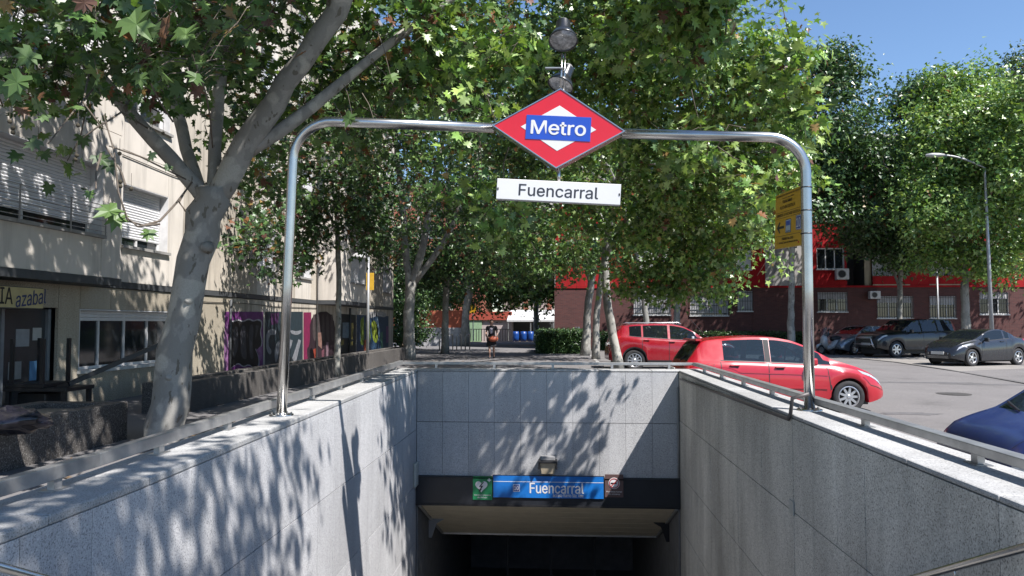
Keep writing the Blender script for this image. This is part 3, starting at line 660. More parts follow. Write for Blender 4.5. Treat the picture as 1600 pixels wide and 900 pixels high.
# balcony rail of the first window
b = MB()
for z in (3.22,3.32,3.42,3.52,3.62,3.70): b.box((-8.30,9.6,z-.006),(-8.288,13.0,z+.006))
for y in (9.6,10.8,12.0,12.97): b.box((-8.305,y-.008,3.12),(-8.283,y+.008,3.71))
b.build('window_rail', plain('grey_rail_paint', (.35,.33,.31), .5), lb_)
# ground floor
G0, G1 = -.25, FB-.14
Mx = Lm(LX)
def gp(y0, y1, z0, z1, mat, name='wall_panel', X=LX, t=.06): a, c = sorted((SG*y0, SG*y1)); return panel(lb_, Lm(X), a, c, z0, z1, mat, name, t)
gp(5, 10.4, G0, G1, PEBBLE); gp(10.4, 12.75, 1.82, G1, PEBBLE); gp(12.75, 13.35, G0, G1, PEBBLE); gp(13.35,14.3,1.82,G1,PEBBLE); gp(14.3, 16.9, 1.82, G1, PEBBLE); gp(13.35,16.9,G0,.62,PEBBLE)
gp(16.9, 19.7, G0, G1, PEBBLE)
gy = [19.7,22.6,25.8,29.9,33.0,36.2,39.8]
for a, c in zip(gy, gy[1:]): gp(a, c, G0, G1, BEIGE2)
window(lb_, (LX, 15.12, .66), (1,0,0), 3.5, 1.14, .25, .18, mull=3, sill=plain('pale_sill',(.6,.6,.58),.6))
for y, m_ in ((19.66, LEDGE), (31.25, LEDGE), (26.9, SLAB)): MB().tube([(LX+.05,y,0),(LX+.05,y,FB-.2)] if m_ is LEDGE else [(LX+.05,y,0),(LX+.05,y,FB+NF*FH)], .035, 8).build('downpipe', m_, lb_, smooth=True)
MB().tube([(LX+.02,16.9,2.12),(LX+.02,18.4,2.09),(LX+.02,20.5,2.12),(LX+.02,23,2.08),(LX+.02,26.9,2.11)], .010, 5).build('cable', BLACKM, lb_)
MB().tube([(LX+.02,13.7,5.05),(LX+.02,16.5,5.0),(LX+.02,19.5,5.04),(LX+.02,23,5.0),(LX+.02,26.8,5.05)], .010, 5).build('cable', BLACKM, lb_)
# shop door
dr = MB().box((LX-.24,10.42,G0),(LX-.18,12.72,1.8)).build('door', plain('dark_shop_door', (.05,.055,.06), .25, 0, .2, 2), lb_)
b = MB()
for y in (10.42,11.55,12.66): b.box((LX-.18,y,G0),(LX-.12,y+.07,1.8))
b.box((LX-.18,10.5,.0),(LX-.12,12.66,.07)); b.build('door_frame', plain('grey_door_frame', (.22,.24,.26), .45, .3), lb_)
for y, z, w_, h_, c_ in ((11.95,1.15,.32,.30,(.35,.36,.38)),(12.3,.55,.28,.34,(.10,.25,.45)),(12.35,1.25,.22,.22,(.5,.5,.48)),(11.8,.6,.3,.3,(.3,.3,.3))):
    MB().box((LX-.178,y,z),(LX-.172,y+w_,z+h_)).build('notice', plain('notice_%d'%int(100*c_[0]*10+y), c_, .6), lb_)
# shop sign
sgn = empty('shop_sign', (-8.62,11,1.8), 'yellowish shop sign reading RIA azabal above the shop door on the left', 'sign')
yb0 = PX(0,450,-8.6); yb1 = PX(72,483,-8.6); zs0, zs1 = PX(70,483,-8.6).z, PX(70,450,-8.6).z
MB().box((LX+.002,9.5,zs0),(-8.66,yb1.y,zs1)).build('sign_box', plain('sign_side', (.12,.11,.1), .5), sgn)
MB().box((-8.66,9.5,zs0+.015),(-8.645,yb1.y-.01,zs1-.015)).build('sign_face', plain('pale_yellow_acrylic', (.62,.52,.26), .4), sgn)
m3s = [Vector((0,1,0)), Vector((0,0,1)), Vector((1,0,0))]
a = PX(-12,466,-8.64).y; c = PX(20,466,-8.64).y
text('sign_text', 'RIA', c-a, .26, (-8.641,(a+c)/2,(zs0+zs1)/2+.02), m3s, BLK, sgn, .01)
a = PX(23,470,-8.64).y; c = PX(73,470,-8.64).y
text('sign_text', 'azabal', c-a-.03, .24, (-8.641,(a+c)/2,(zs0+zs1)/2-.0), [Vector((0,1,.12)).normalized(), Vector((0,-.12,1)).normalized(), Vector((1,0,0))], plain('script_blue', (.03,.05,.16), .5), sgn, .015, .25)
# graffiti painted on the wall panels
def poly(name, pts, col, X, off):
    if len(pts) > 4:
        for _ in range(2): pts = [q for i in range(len(pts)) for q in ((pts[i][0]*.75+pts[(i+1)%len(pts)][0]*.25, pts[i][1]*.75+pts[(i+1)%len(pts)][1]*.25), (pts[i][0]*.25+pts[(i+1)%len(pts)][0]*.75, pts[i][1]*.25+pts[(i+1)%len(pts)][1]*.75))]
    b = MB(); n = len(pts); v = [(X+off, y, z) for y, z in pts]; b.add(v, [tuple(range(n)) if SG*0 == 0 else None])
    col = tuple(c*.5 for c in col)
    return b.build(name, plain('spray_%02d%02d%02d' % tuple(int(99*c) for c in col), col, .6, 0, .3, 7), lb_)
def gpix(l, X=LX): return [(PX(px,py,X).y, PX(px,py,X).z) for px, py in l]
def rect(px0,px1,t0,t1,b0,b1): return gpix([(px0,b0),(px1,b1),(px1,t1),(px0,t0)])
poly('graffiti', rect(351,411,487,487,612,594), (.30,.06,.33), LX, .004)
poly('graffiti', rect(350,356,520,500,612,611), (.55,.25,.55), LX, .006)
wav = [(358,500),(364,504),(372,500),(379,504),(388,499),(395,503),(402,500),(409,504),(405,520),(409,535),(404,548),(397,543),(403,556),(404,571),(396,575),(388,568),(380,573),(372,566),(364,572),(357,576),(360,555),(357,535),(361,518)]
cxw, cyw = 382, 538
poly('graffiti', gpix([(cxw+(x-cxw)*1.07, cyw+(y-cyw)*1.06) for x,y in wav]), (.75,.72,.78), LX, .008)
poly('graffiti', gpix(wav), (.012,.012,.015), LX, .011)
for k, l in enumerate(([(364,512),(371,508),(372,540),(366,560),(363,558)], [(375,510),(384,508),(383,535),(386,562),(377,560),(374,540)], [(388,508),(396,506),(394,540),(396,562),(389,560)], [(399,508),(404,509),(400,525),(398,530)])):
    poly('graffiti', gpix(l), (.10,.10,.12), LX, .014)
poly('graffiti', gpix([(399,548),(409,538),(408,566),(403,560),(403,550)]), (.55,.25,.55), LX, .013)
poly('graffiti', rect(414,473,487,487,600,585), (.03,.06,.08), LX, .004)
for l in ([(415,520),(423,513),(432,516),(430,524),(421,522),(418,540),(425,548),(421,556),(415,545)], [(440,560),(452,530),(457,532),(447,566)], [(453,515),(463,518),(471,515),(470,521),(462,524),(454,521)], [(428,545),(434,532),(441,530),(436,548),(432,566),(429,566)], [(456,560),(466,530),(470,532),(461,570)]):
    poly('graffiti', gpix(l), (.42,.44,.48), LX, .010)
poly('graffiti', gpix([(422,490),(436,488),(434,505),(424,508)]), (.12,.03,.14), LX, .007)
poly('graffiti', rect(474,486,488,488,585,583), (.38,.02,.12), LX, .007)
poly('graffiti', gpix([(484,488),(524,486),(524,574),(484,583),(478,545),(484,540)]), (.045,.018,.03), LX, .009)
for x in (488,495,502,509,516): poly('graffiti', gpix([(x,492),(x+4,490),(x+5.2,530),(x+4,534),(x,528)]), (.13,.10,.10), LX, .012)
for l, c_ in (([(496,520),(503,519),(502,545),(497,540)],(.50,.28,.22)), ([(489,546),(493,544),(494,562),(490,560)],(.6,.10,.05)), ([(509,535),(513,534),(512,565),(509,560)],(.4,.25,.3)), ([(502,548),(506,545),(506,578),(503,578)],(.3,.1,.14))): poly('graffiti', gpix(l), c_, LX, .013)
poly('graffiti', rect(529,556,490,492,572,562), (.012,.03,.035), LX, .006)
poly('graffiti', gpix([(535,504),(546,504),(546,528),(535,528)]), (.30,.42,.50), LX, .010)
for l in ([(533,532),(537,530),(537,538),(533,540)], [(544,536),(551,533),(551,539),(545,541)], [(548,505),(552,504),(551,530),(548,530)]): poly('graffiti', gpix(l), (.45,.38,.10), LX, .010)
poly('graffiti', rect(557,607,492,494,562,546), (.03,.10,.22), LX, .006)
for l, c_ in (([(563,500),(568,494),(569,540),(563,538)],(.35,.50,.05)), ([(571,505),(577,498),(579,530),(573,545)],(.30,.48,.08)), ([(579,502),(586,500),(592,515),(589,538),(582,532)],(.42,.55,.04)), ([(568,532),(572,530),(573,548),(568,550)],(.65,.12,.04)), ([(575,486),(603,487),(603,497),(590,493),(575,499)],(.62,.62,.64)), ([(586,490),(590,492),(594,520),(592,540),(589,520)],(.35,.55,.75)), ([(603,510),(607,510),(607,535),(603,536)],(.30,.10,.35)), ([(594,520),(598,518),(598,545),(595,546)],(.12,.35,.25))): poly('graffiti', gpix(l), c_, LX, .010)
# planters
def planter(name, x0, y0, x1, y1, h, label, wall=.22):
    r = empty(name, ((x0+x1)/2, (y0+y1)/2, 0), label, 'planter')
    n = max(1, round((y1-y0)/3.2)); d = (y1-y0)/n
    for i in range(n):
        a, c = y0+i*d+.004, y0+(i+1)*d-.004
        MB().box((x1-wall,a,-.3),(x1,c,h)).build('planter_wall', AGG, r, bevel=.012)
        MB().box((x0,a,-.3),(x0+wall,c,h)).build('planter_wall', AGG, r, bevel=.012)
    for a, c in ((y0+.004,y0+wall),(y1-wall,y1-.004)): MB().box((x0+wall+.004,a,-.3),(x1-wall-.004,c,h)).build('planter_wall', AGG, r, bevel=.012)
    MB().box((x0+wall,y0+wall,-.3),(x1-wall,y1-wall,h-.07)).build('soil', GROUND, r)
    return r
planter('planter', -7.0, 3.4, -5.76, 9.6, .50, 'near dark pebble-dashed planter at the far left beside the pavement')
planter('planter', -7.15, 12.3, -6.4, 31.7, .53, 'long low pebble-dashed planter wall running below the graffiti', .2)
# ------------------------------------------------------------ red and brick block, facade facing -y at y=44
BY = 44.0
rbk = empty('apartment_block', (20, BY, 0), 'red and cream apartment block with dark brick ground floor behind the parked cars', 'building')
REDW = streaky('red_render', (.42,.014,.018), .3); CREAM = streaky('cream_render', (.52,.44,.32), .25); WHITEW = streaky('pale_render', (.46,.44,.42), .3)
def bricks(name):
    m, nt, bs = nodes(name)
    g = nt.nodes.new('ShaderNodeNewGeometry'); sp = nt.nodes.new('ShaderNodeSeparateXYZ'); nt.links.new(g.outputs['Position'], sp.inputs[0])
    ad = nt.nodes.new('ShaderNodeMath'); ad.operation = 'ADD'; nt.links.new(sp.outputs[0], ad.inputs[0]); nt.links.new(sp.outputs[1], ad.inputs[1])
    cb = nt.nodes.new('ShaderNodeCombineXYZ'); nt.links.new(ad.outputs[0], cb.inputs[0]); nt.links.new(sp.outputs[2], cb.inputs[1])
    br = nt.nodes.new('ShaderNodeTexBrick'); nt.links.new(cb.outputs[0], br.inputs['Vector'])
    br.inputs['Scale'].default_value = 1; br.inputs['Brick Width'].default_value = .26; br.inputs['Row Height'].default_value = .075; br.inputs['Mortar Size'].default_value = .008
    br.inputs['Color1'].default_value = (.065,.02,.02,1); br.inputs['Color2'].default_value = (.095,.03,.027,1); br.inputs['Mortar'].default_value = (.07,.05,.045,1)  # dark brick, with the shade of the trees worked into its tones
    nt.links.new(br.outputs[0], bs.inputs['Base Color']); bs.inputs['Roughness'].default_value = .9; return m
BRICK = bricks('dark_brick')
GZ = P(1200,448,BY).z; SH = 2.85; NS = 3
def bx(px): return P(px, 450, BY).x
Mr = oriented((0, BY, 0), (0,-1,0))
sgr = 1 if (Mr @ Vector((1,0,0))).x > 0 else -1
def rp(x0, x1, z0, z1, mat, name='wall_panel', y=BY, t=.08): a, c = sorted((sgr*x0, sgr*x1)); return panel(rbk, oriented((0,y,0),(0,-1,0)), a, c, z0, z1, mat, name, t, .003)
XE = 46
rs = [(bx(868),bx(985),'w','r',0),(bx(985),bx(1055),'W','r',0),(bx(1055),bx(1110),'b','c',1.2),(bx(1110),bx(1142),'w','r',0),(bx(1142),bx(1178),'W','r',0),(bx(1178),bx(1196),'w','r',0),(bx(1196),bx(1256),'w','p',0),(bx(1256),bx(1273),'w','r',0),(bx(1273),bx(1324),'W','r',0),
      (bx(1324),bx(1352),'w','d',1.6),(bx(1352),bx(1364),'w','c',.2),(bx(1364),bx(1422),'b','r',1.2),(bx(1422),bx(1452),'w','r',0),(bx(1452),bx(1508),'b','c',1.2),(bx(1508),bx(1524),'w','r',0),(bx(1524),bx(1578),'W','r',0),(bx(1578),bx(1612),'w','r',0),(bx(1612),bx(1670),'W','r',0),(bx(1670),bx(1720),'w','p',0),(bx(1720),bx(1780),'W','r',0),(bx(1780),XE,'w','r',0)]
mm_ = {'r':REDW,'c':CREAM,'p':WHITEW,'d':LEDGE}
for s_ in range(NS):
    zb_ = GZ+.06+s_*SH; zt_ = zb_+SH
    for x0, x1, kd, mt, dp in rs:
        y = BY+dp; m_ = mm_[mt]
        if s_ == NS-1 and mt == 'r': m_ = CREAM
        if kd == 'w': rp(x0,x1,zb_,zt_,m_,y=y)
        elif kd == 'W':
            rp(x0,x1,zb_,zb_+.95,m_,y=y); rp(x0,x1,zb_+2.2,zt_,m_,y=y); w_ = min(x1-x0-.3, 1.9)
            rp(x0,(x0+x1)/2-w_/2,zb_+.95,zb_+2.2,m_,y=y); rp((x0+x1)/2+w_/2,x1,zb_+.95,zb_+2.2,m_,y=y)
            window(rbk, ((x0+x1)/2,y,zb_+.96), (0,-1,0), w_-.02, 1.22, .12, random.choice([.0,.0,.3,.5,.9]), mull=2 if w_>1.2 else 1, sill=ALU)
        elif kd == 'b':   # balcony recess
            rp(x0,x1,zb_,zt_,m_,y=y)
            window(rbk, ((x0+x1)/2,y-.13,zb_+.3), (0,-1,0), min(2.0,x1-x0-.2), 1.9, .10, random.choice([.2,.5,.8]), mull=2)
            MB().box((x0+.004,BY-.02,zb_-.06),(x1-.004,y-.01,zb_+.06)).build('balcony_slab', CREAM, rbk)
            rp(x0,x1,zb_+.07,zb_+.55,REDW if s_ == 0 else CREAM,'balcony_parapet',y=BY-.015,t=.08)
            b = MB()
            for q in np.arange(x0+.05, x1, .13): b.box((q-.008,BY+.01,zb_+.55),(q+.008,BY+.03,zb_+.98))
            b.box((x0+.01,BY+.0,zb_+.98),(x1-.01,BY+.04,zb_+1.02)); b.build('balcony_rail', plain('pale_rail', (.45,.42,.36), .5), rbk)
        if dp:
            for xx in (x0, x1): MB().box((xx-.005,BY+.09,zb_+.01),(xx+.005,y-.002,zt_-.01)).build('recess_side', m_, rbk)
# brick ground storey
wins = [(990,1047,457,492,.95),(1078,1137,462,493,.9),(1152,1175,455,486,1),(1277,1323,457,487,.35),(1370,1425,463,497,.3),(1452,1492,463,497,.4),(1530,1575,457,491,.3),(1625,1675,457,491,.6),(1715,1765,457,491,.8)]
xs = bx(868)
for a, c, t_, b_, dn in wins:
    x0, x1 = bx(a), bx(c); z1_ = P(a,t_,BY).z; z0_ = P(a,b_,BY).z
    rp(xs, x0, -.2, GZ-.06, BRICK, 'brick_wall'); rp(x0, x1, -.2, z0_, BRICK, 'brick_wall'); rp(x0, x1, z1_, GZ-.06, BRICK, 'brick_wall'); xs = x1
    window(rbk, ((x0+x1)/2,BY,z0_+.003), (0,-1,0), x1-x0-.01, z1_-z0_-.006, .12, dn, mull=1 if c-a < 30 else 2, bars=.13, sill=ALU, shutmat=plain('grey_shutter', (.50,.50,.52), .5))
rp(xs, XE, -.2, GZ-.06, BRICK, 'brick_wall')
MB().box((bx(867),BY-.05,GZ-.058),(XE,BY+.0,GZ+.055)).build('red_band', REDW, rbk)
b = MB(); b.box((bx(868)+.02,BY+.30,-.3),(XE,56,GZ)); b.box((bx(868)+.02,BY+1.9,GZ),(XE,56,GZ+NS*SH)); b.build('wall_core', LEDGE, rbk)
# brick side wall seen along the promenade
for k in range(3): MB().box((bx(868)-.06,BY+.0+4*k,-.2),(bx(868)+.0,BY+3.99+4*k,GZ-.06)).build('brick_wall', BRICK, rbk)
for s_ in range(NS):
    for k in range(3): MB().box((bx(868)-.06,BY+4*k+.0,GZ+.06+s_*SH),(bx(868)+.0,BY+3.99+4*k,GZ+.06+(s_+1)*SH-.006)).build('wall_panel', WHITEW, rbk)
MB().box((bx(868)-.3,BY-.4,GZ+.06+NS*SH),(XE+.2,56.3,GZ+.3+NS*SH)).build('roof', SLAB, rbk)
p = P(1314,428,BY)
def aircon(px0, px1, py0, py1, label):
    a = P(px0,py1,BY-.12); c = P(px1,py0,BY-.12); r = empty('air_conditioner', a, label, 'air conditioner', 'air conditioners on the red block')
    MB().box((a.x,BY-.38,a.z),(c.x,BY-.06,c.z)).build('casing', ALU, r, bevel=.015)
    cx, cz = a.x+(c.x-a.x)*.42, (a.z+c.z)/2; rr = (c.z-a.z)*.38
    MB().lathe([(rr,0),(rr,.012),(rr*.85,.012),(rr*.85,0)], 20, Mf(cx, BY-.381, cz)).build('fan_guard', plain('grey_paint',(0,0,0)), r)
    MB().prism([(rr*.84*math.cos(t*math.pi/10), rr*.84*math.sin(t*math.pi/10)) for t in range(20)], Mf(cx, BY-.3805, cz), .004).build('fan', BLACKM, r)
    MB().box((a.x+.03,BY-.36,a.z-.04),(a.x+.07,BY-.0,a.z)).box((c.x-.07,BY-.36,a.z-.04),(c.x-.03,BY-.0,a.z)).build('bracket', BLACKM, r)
aircon(1305,1324,420,437,'white air conditioner below the first-floor window of the red wall'); aircon(1357,1373,455,467,'white air conditioner on the dark brick wall above the black off-road car')
# antenna on the roof
a = P(1381,205,49); s = empty('roof_aerial', a, 'thin television aerial on the roof of the red block', 'aerial')
MB().tube([(a.x,a.y,GZ+.3+NS*SH), (a.x,a.y,P(1368,150,49).z)], .03, 6).build('mast', BLACKM, s)
b = MB(); zt_ = P(1380,172,49).z; b.tube([(a.x-.2,49,zt_-.0),(a.x+.9,49,zt_+.1)], .02, 5)
for k in range(5): b.tube([(a.x-.1+.2*k,48.8,zt_+.02*k),(a.x-.1+.2*k,49.2,zt_+.02*k)], .012, 4)
b.build('aerial_bars', BLACKM, s)
# ------------------------------------------------------------ far buildings at the end of the promenade
def far_block(x0, x1, y0, y1, h, wall, label, floors, cols, stripe=None):
    r = empty('apartment_block', ((x0+x1)/2, y0, 0), label, 'building')
    MB().box((x0,y0,-.3),(x1,y1,h)).build('wall', wall, r); MB().box((x0-.2,y0-.2,h),(x1+.2,y1+.2,h+.25)).build('roof', SLAB, r)
    fh = h/floors; cw = (x1-x0)/cols
    fm = MB().box((-.65,-.05,0),(.65,.0,1.3)).mesh('window', ALU); pm = MB().box((-.58,-.07,.07),(.58,-.052,1.23)).mesh('pane', PANE)
    for i in range(floors):
        for k in range(cols):
            o = link_mesh('window', fm, r, (x0+(k+.5)*cw, y0, i*fh+.95)); q = link_mesh('pane', pm, o); 
    if stripe:
        for k in range(cols-1): MB().box((x0+(k+1)*cw-.25,y0-.04,0),(x0+(k+1)*cw+.25,y0-.002,h-.01)).build('wall_stripe', stripe, r)
    return r
ORW = plain('orange_render', (.38,.12,.075), .85, 0, .1, .6); PINK = plain('pale_pink_render', (.50,.42,.40), .85)
far_block(-26, -7.5, 72, 84, 15, ORW, 'orange apartment block beyond the end of the promenade, at the left', 5, 6, PINK)
far_block(-6.5, 4.5, 86, 98, 17, PINK, 'pale pink apartment block at the end of the promenade, behind the white awning', 6, 4, ORW)
s = empty('boundary_wall', P(690,530,50), 'low orange and white wall with scrawled graffiti behind the bicycle racks', 'wall')
x0, x1 = P(655,500,50).x, P(722,500,50).x
MB().box((x0,50,-.2),(x1,50.2,P(700,512,50).z)).build('wall_base', plain('graffiti_white_wall', (.42,.42,.43), .8, 0, .5, 2.5), s)
MB().box((x0,50.02,P(700,512,50).z),(x1,50.18,P(700,485,50).z)).build('wall_top', plain('orange_brick', (.48,.13,.07), .9, 0, .2, 3), s)
s = empty('shop', P(740,520,66), 'low shop front with a green door and red fascia beyond the walking woman', 'shop')
zz = lambda py, D=66: P(760,py,D).z
xx = lambda px, D=66: P(px,500,D).x
MB().box((xx(700),66,-.2),(xx(800),70,zz(487))).build('wall', PINK, s); MB().box((xx(700),65.8,zz(500)),(xx(800),65.99,zz(487))).build('fascia', plain('brick_red_fascia', (.40,.07,.04), .8), s)
MB().box((xx(733),65.9,-.1),(xx(753),65.98,zz(492))).build('door', plain('pale_green_door', (.28,.42,.25), .6), s)
b = MB(); 
for q in range(700, 800, 4): b.box((xx(q)-.03,64,0),(xx(q)+.03,64.05,1.0))
b.box((xx(700),64.0,1.0),(xx(800),64.06,1.06)); o = b.build('fence', BLACKM); tag(o, 'dark low railing in front of the far shop, behind the walking woman', 'fence')
a = P(723,496,60); c = P(743,477,60); s = empty('street_sign', a, 'small yellow street sign on a thin post right of the far leaning trunk', 'sign')
MB().box((P(734,477,60).x,60,P(734,489,60).z),(P(744,477,60).x,60.05,c.z)).build('sign_plate', plain('sign_yellow', (0,0,0)), s); MB().tube([(P(739,480,60).x,60.08,0),(P(739,480,60).x,60.08,c.z)], .04, 6).build('post', RAILM, s)
# awning / marquee
s = empty('marquee', P(830,512,64), 'white marquee canopy with blue drums beneath it at the end of the promenade', 'marquee')
x0, x1 = P(792,495,64).x, P(866,495,64).x; z0_ = P(830,500,64).z; z1_ = P(830,483,64).z
MB().add([(x0,64,z0_),(x1,64,z0_),(x1,68,z1_),(x0,68,z1_),(x0,64,z0_-.15),(x1,64,z0_-.15),(x1,68,z1_-.1),(x0,68,z1_-.1)], [(0,1,2,3),(4,7,6,5),(0,4,5,1),(1,5,6,2),(3,7,4,0),(2,6,7,3)]).build('canopy', plain('white_canvas', (.6,.6,.6), .8), s)
for q in (x0+.1,(x0+x1)/2,x1-.1): MB().tube([(q,64.1,0),(q,64.1,z0_)], .05, 6).build('post', RAILM, s)
MB().box((x0,68.1,-.1),(x1,68.3,z1_-.2)).build('back_panel', LEDGE, s)
BLU = plain('blue_plastic', (.008,.06,.28), .4)
for px in (806, 818, 829): 
    q = P(px, 510, 62.5); o = MB().lathe([(0,0),(.26,.02),(.28,.3),(.28,.6),(.25,.85),(0,.86)], 14, Matrix.Translation((q.x, 62.5, 0))).build('drum', BLU, smooth=True)
    tag(o, {806:'leftmost blue drum under the white marquee',818:'middle blue drum under the white marquee',829:'rightmost blue drum under the white marquee'}[px], 'drum', 'blue drums under the marquee')
# bicycle rack hoops
q = PZ(684,547,0)
s = empty('bicycle_rack', (q.x,q.y,0), 'row of steel bicycle rack hoops between the trunks on the left of the promenade', 'bicycle rack')
for k in range(4):
    x = q.x+.1+k*.5; MB().tube([(x,q.y,0),(x,q.y,.7),(x+.05,q.y,.85),(x+.15,q.y+.35,.92),(x+.15,q.y+.8,.85),(x+.15,q.y+.85,0)], .035, 8).build('hoop', RAILM, s, smooth=True)
# lamps
def street_lamp(base, top, headdir, label, arm=1.6, r0=.09, head=(.32,.16,.09), style='arm'):
    s = empty('street_lamp', base, label, 'street lamp')
    b_ = Vector(base); t_ = Vector(top); hd = Vector(headdir).normalized()
    if style == 'arm':
        pts = [b_, b_.lerp(t_,.5), t_]; rad = [r0, r0*.75, r0*.5]
        for k in range(1, 9):
            a = k/8; pts.append(t_ + hd*arm*a + Vector((0,0,.55*math.sin(a*math.pi/2)*min(1,arm/1.6)))); rad.append(r0*.45)
        MB().tube(pts, rad, 10).build('pole', plain('grey_pole', (.30,.31,.32), .45, .4), s, smooth=True)
        e = pts[-1]; q_ = hd.to_track_quat('X','Z').to_matrix().to_4x4(); q_.translation = e+hd*.2
        MB().lathe([(0,-.35),(.09,-.33),(.15,-.1),(.16,.15),(.10,.38),(0,.42)], 14, q_ @ Matrix.Rotation(R(90),4,'Y') @ Matrix.Scale(.6,4,Vector((1,0,0)))).build('lamp_head', plain('pale_lamp', (.5,.5,.5), .4), s, smooth=True)
    else:
        MB().tube([b_, t_], [r0, r0*.6], 10).build('pole', plain('grey_pole', (0,0,0)), s, smooth=True)
        Mt = Matrix.Translation(t_ + hd*.35)
        MB().tube([t_, t_+Vector((0,0,.15))+hd*.08, t_+hd*.35+Vector((0,0,.17))], .025, 8).build('arm', plain('grey_pole', (0,0,0)), s, smooth=True)
        MB().lathe([(0,.16),(.12,.14),(.22,.06),(.26,-.02),(.22,-.03),(0,-.04)], 18, Mt).build('lamp_shade', plain('pale_lamp', (0,0,0)), s, smooth=True)
    return s
bl = PZ(1552,519,0); D1 = 31.5; a = P(1551,540,D1); c = P(1541,262,D1)
street_lamp((a.x,D1,0), (a.x-.1,D1,c.z), (-1,0,0), 'tall grey street lamp with curved arm at the right, behind the dark coupe', arm=1.75)
a = P(574,560,25); c = P(576,402,25)
street_lamp((a.x,25,0), (c.x,25,c.z), (-1,0,0), 'short street lamp with pale dome shade in front of the graffiti wall', r0=.06, style='dome')
o = P(1466,505,40); s = MB().tube([(o.x,40,0),(o.x,40,P(1466,425,40).z)], .05, 8).build('thin_post', plain('grey_pole', (0,0,0)), smooth=True); tag(s, 'thin grey post between the black off-road car and the trunk by the street lamp', 'post')
a = P(579,440,25.3); s = MB().box((a.x-.13,25.2,a.z-.3),(a.x+.13,25.26,a.z+.3)).build('banner', plain('banner_yellow', (.70,.42,.03), .7)); tag(s, 'small yellow banner on the short street lamp post by the graffiti', 'banner')
# dark metal furniture stacked in front of the shop
def wx(px, py, D): return P(px,py,D)
D = 11.2
def table(px0, px1, pyt, label, legs_down=True, D=11.2):
    a = P(px0,pyt,D); c = P(px1,pyt,D); r = empty('metal_table', (a.x,D,0), label, 'table', 'stacked terrace tables')
    MB().box((a.x,D-.35,a.z-.03),(c.x,D+.35,a.z+.03)).build('tabletop', BLACKM, r, bevel=.008)
    for x in (a.x+.06,c.x-.06):
        for y in (D-.3,D+.3):
            if legs_down: MB().box((x-.03,y-.03,.0),(x+.03,y+.03,a.z-.03)).build('leg', BLACKM, r)
            else: MB().box((x-.025,y-.025,a.z+.03),(x+.025,y+.025,a.z+.72)).build('leg', BLACKM, r)
    return r
table(30, 126, 606, 'black metal terrace table standing upright by the shop window, another upturned on it')
r = table(34, 92, 600, 'black metal terrace table turned upside down with its legs in the air', False)
b = MB().beam(P(108,600,11.0), P(252,537,12.2), .05, .07); b.beam(P(90,607,11.0), P(108,600,11.0), .05, .07); o = b.build('metal_pole', BLACKM); tag(o, 'long black metal pole leaning diagonally from the stacked tables towards the big trunk', 'pole')
MB().box((P(40,640,11.3).x,11.1,0.0),(P(84,640,11.3).x,11.6,P(60,612,11.3).z)).build('storage_box', BLACKM, bevel=.02); tag(COL.objects[-1], 'black box under the stacked terrace tables', 'box')
# black bag with a bright rim on the planter
q = P(10,655,7.2); r = empty('rubbish_bag', (q.x,7.2,.43), 'black glossy bag lying on the near planter at the left edge', 'bag')
bm_ = MB(); n1, n2 = 10, 16; vs = []; fs = []
for i in range(n1+1):
    th = math.pi*i/n1
    for k in range(n2):
        ph = 2*math.pi*k/n2; rr_ = 1+.14*math.sin(3*ph+i)+.1*math.sin(5*ph-i*2)
        vs.append((q.x+.42*math.sin(th)*math.cos(ph)*rr_, 7.2+.25*math.sin(th)*math.sin(ph)*rr_, .56+.13*math.cos(th)*rr_))
for i in range(n1):
    for k in range(n2): fs.append((i*n2+k,i*n2+(k+1)%n2,(i+1)*n2+(k+1)%n2,(i+1)*n2+k))
bm_.add(vs, fs).build('bag_body', plain('black_plastic', (.012,.012,.02), .2), r, smooth=True)
# ============================================================ VEHICLES
def paint(name, col, rough=.28, coat=.8, metal=.0):
    if name in MATS: return MATS[name]
    m, nt, bs = nodes(name); col = kc(col); tc = nt.nodes.new('ShaderNodeTexCoord').outputs['Object']
    d = noise(nt, 2.5, tc, 6, .7); c = mixcol(nt, ramp(nt, d, [(.45, 0), (.8, .22)]), col, tuple(.75*x+.035 for x in col))
    nt.links.new(c, bs.inputs['Base Color']); bs.inputs['Metallic'].default_value = metal
    nt.links.new(ramp(nt, d, [(.3, rough), (.8, rough+.15)]), bs.inputs['Roughness'])
    bs.inputs['Coat Weight'].default_value = coat; bs.inputs['Coat Roughness'].default_value = .06; MATS[name] = m; return m
def glassmat(name, tint=(.35,.42,.45), alpha=.55, dark=(.012,.016,.02)):
    if name in MATS: return MATS[name]
    m, nt, bs = nodes(name); bs.inputs['Base Color'].default_value = (*dark, 1); bs.inputs['Roughness'].default_value = .03; bs.inputs['Specular IOR Level'].default_value = .9
    tr = nt.nodes.new('ShaderNodeBsdfTransparent'); tr.inputs[0].default_value = (*tint, 1)
    ms = nt.nodes.new('ShaderNodeMixShader'); ms.inputs[0].default_value = alpha
    nt.links.new(bs.outputs[0], ms.inputs[1]); nt.links.new(tr.outputs[0], ms.inputs[2]); nt.links.new(ms.outputs[0], nt.nodes['Material Output'].inputs[0]); MATS[name] = m; return m
TYRE = plain('tyre_rubber', (.028,.028,.03), .85, 0, .3, 12, obj=True); RIM = plain('alloy_rim', (.55,.55,.56), .3, .9, .1, 5, obj=True)
TRIM = plain('black_trim', (.02,.02,.022), .55, obj=True); PLATE = plain('number_plate_white', (.7,.7,.68), .5, obj=True)
HL = plain('headlamp_glass', (.55,.58,.60), .08, .2, .25, 22, coat=1, obj=True); TL = plain('tail_lamp_red', (.45,.01,.01), .12, 0, .2, 12, coat=1, obj=True)
SEAT = plain('seat_fabric', (.045,.045,.05), .9, obj=True)
wheel_cache = {}
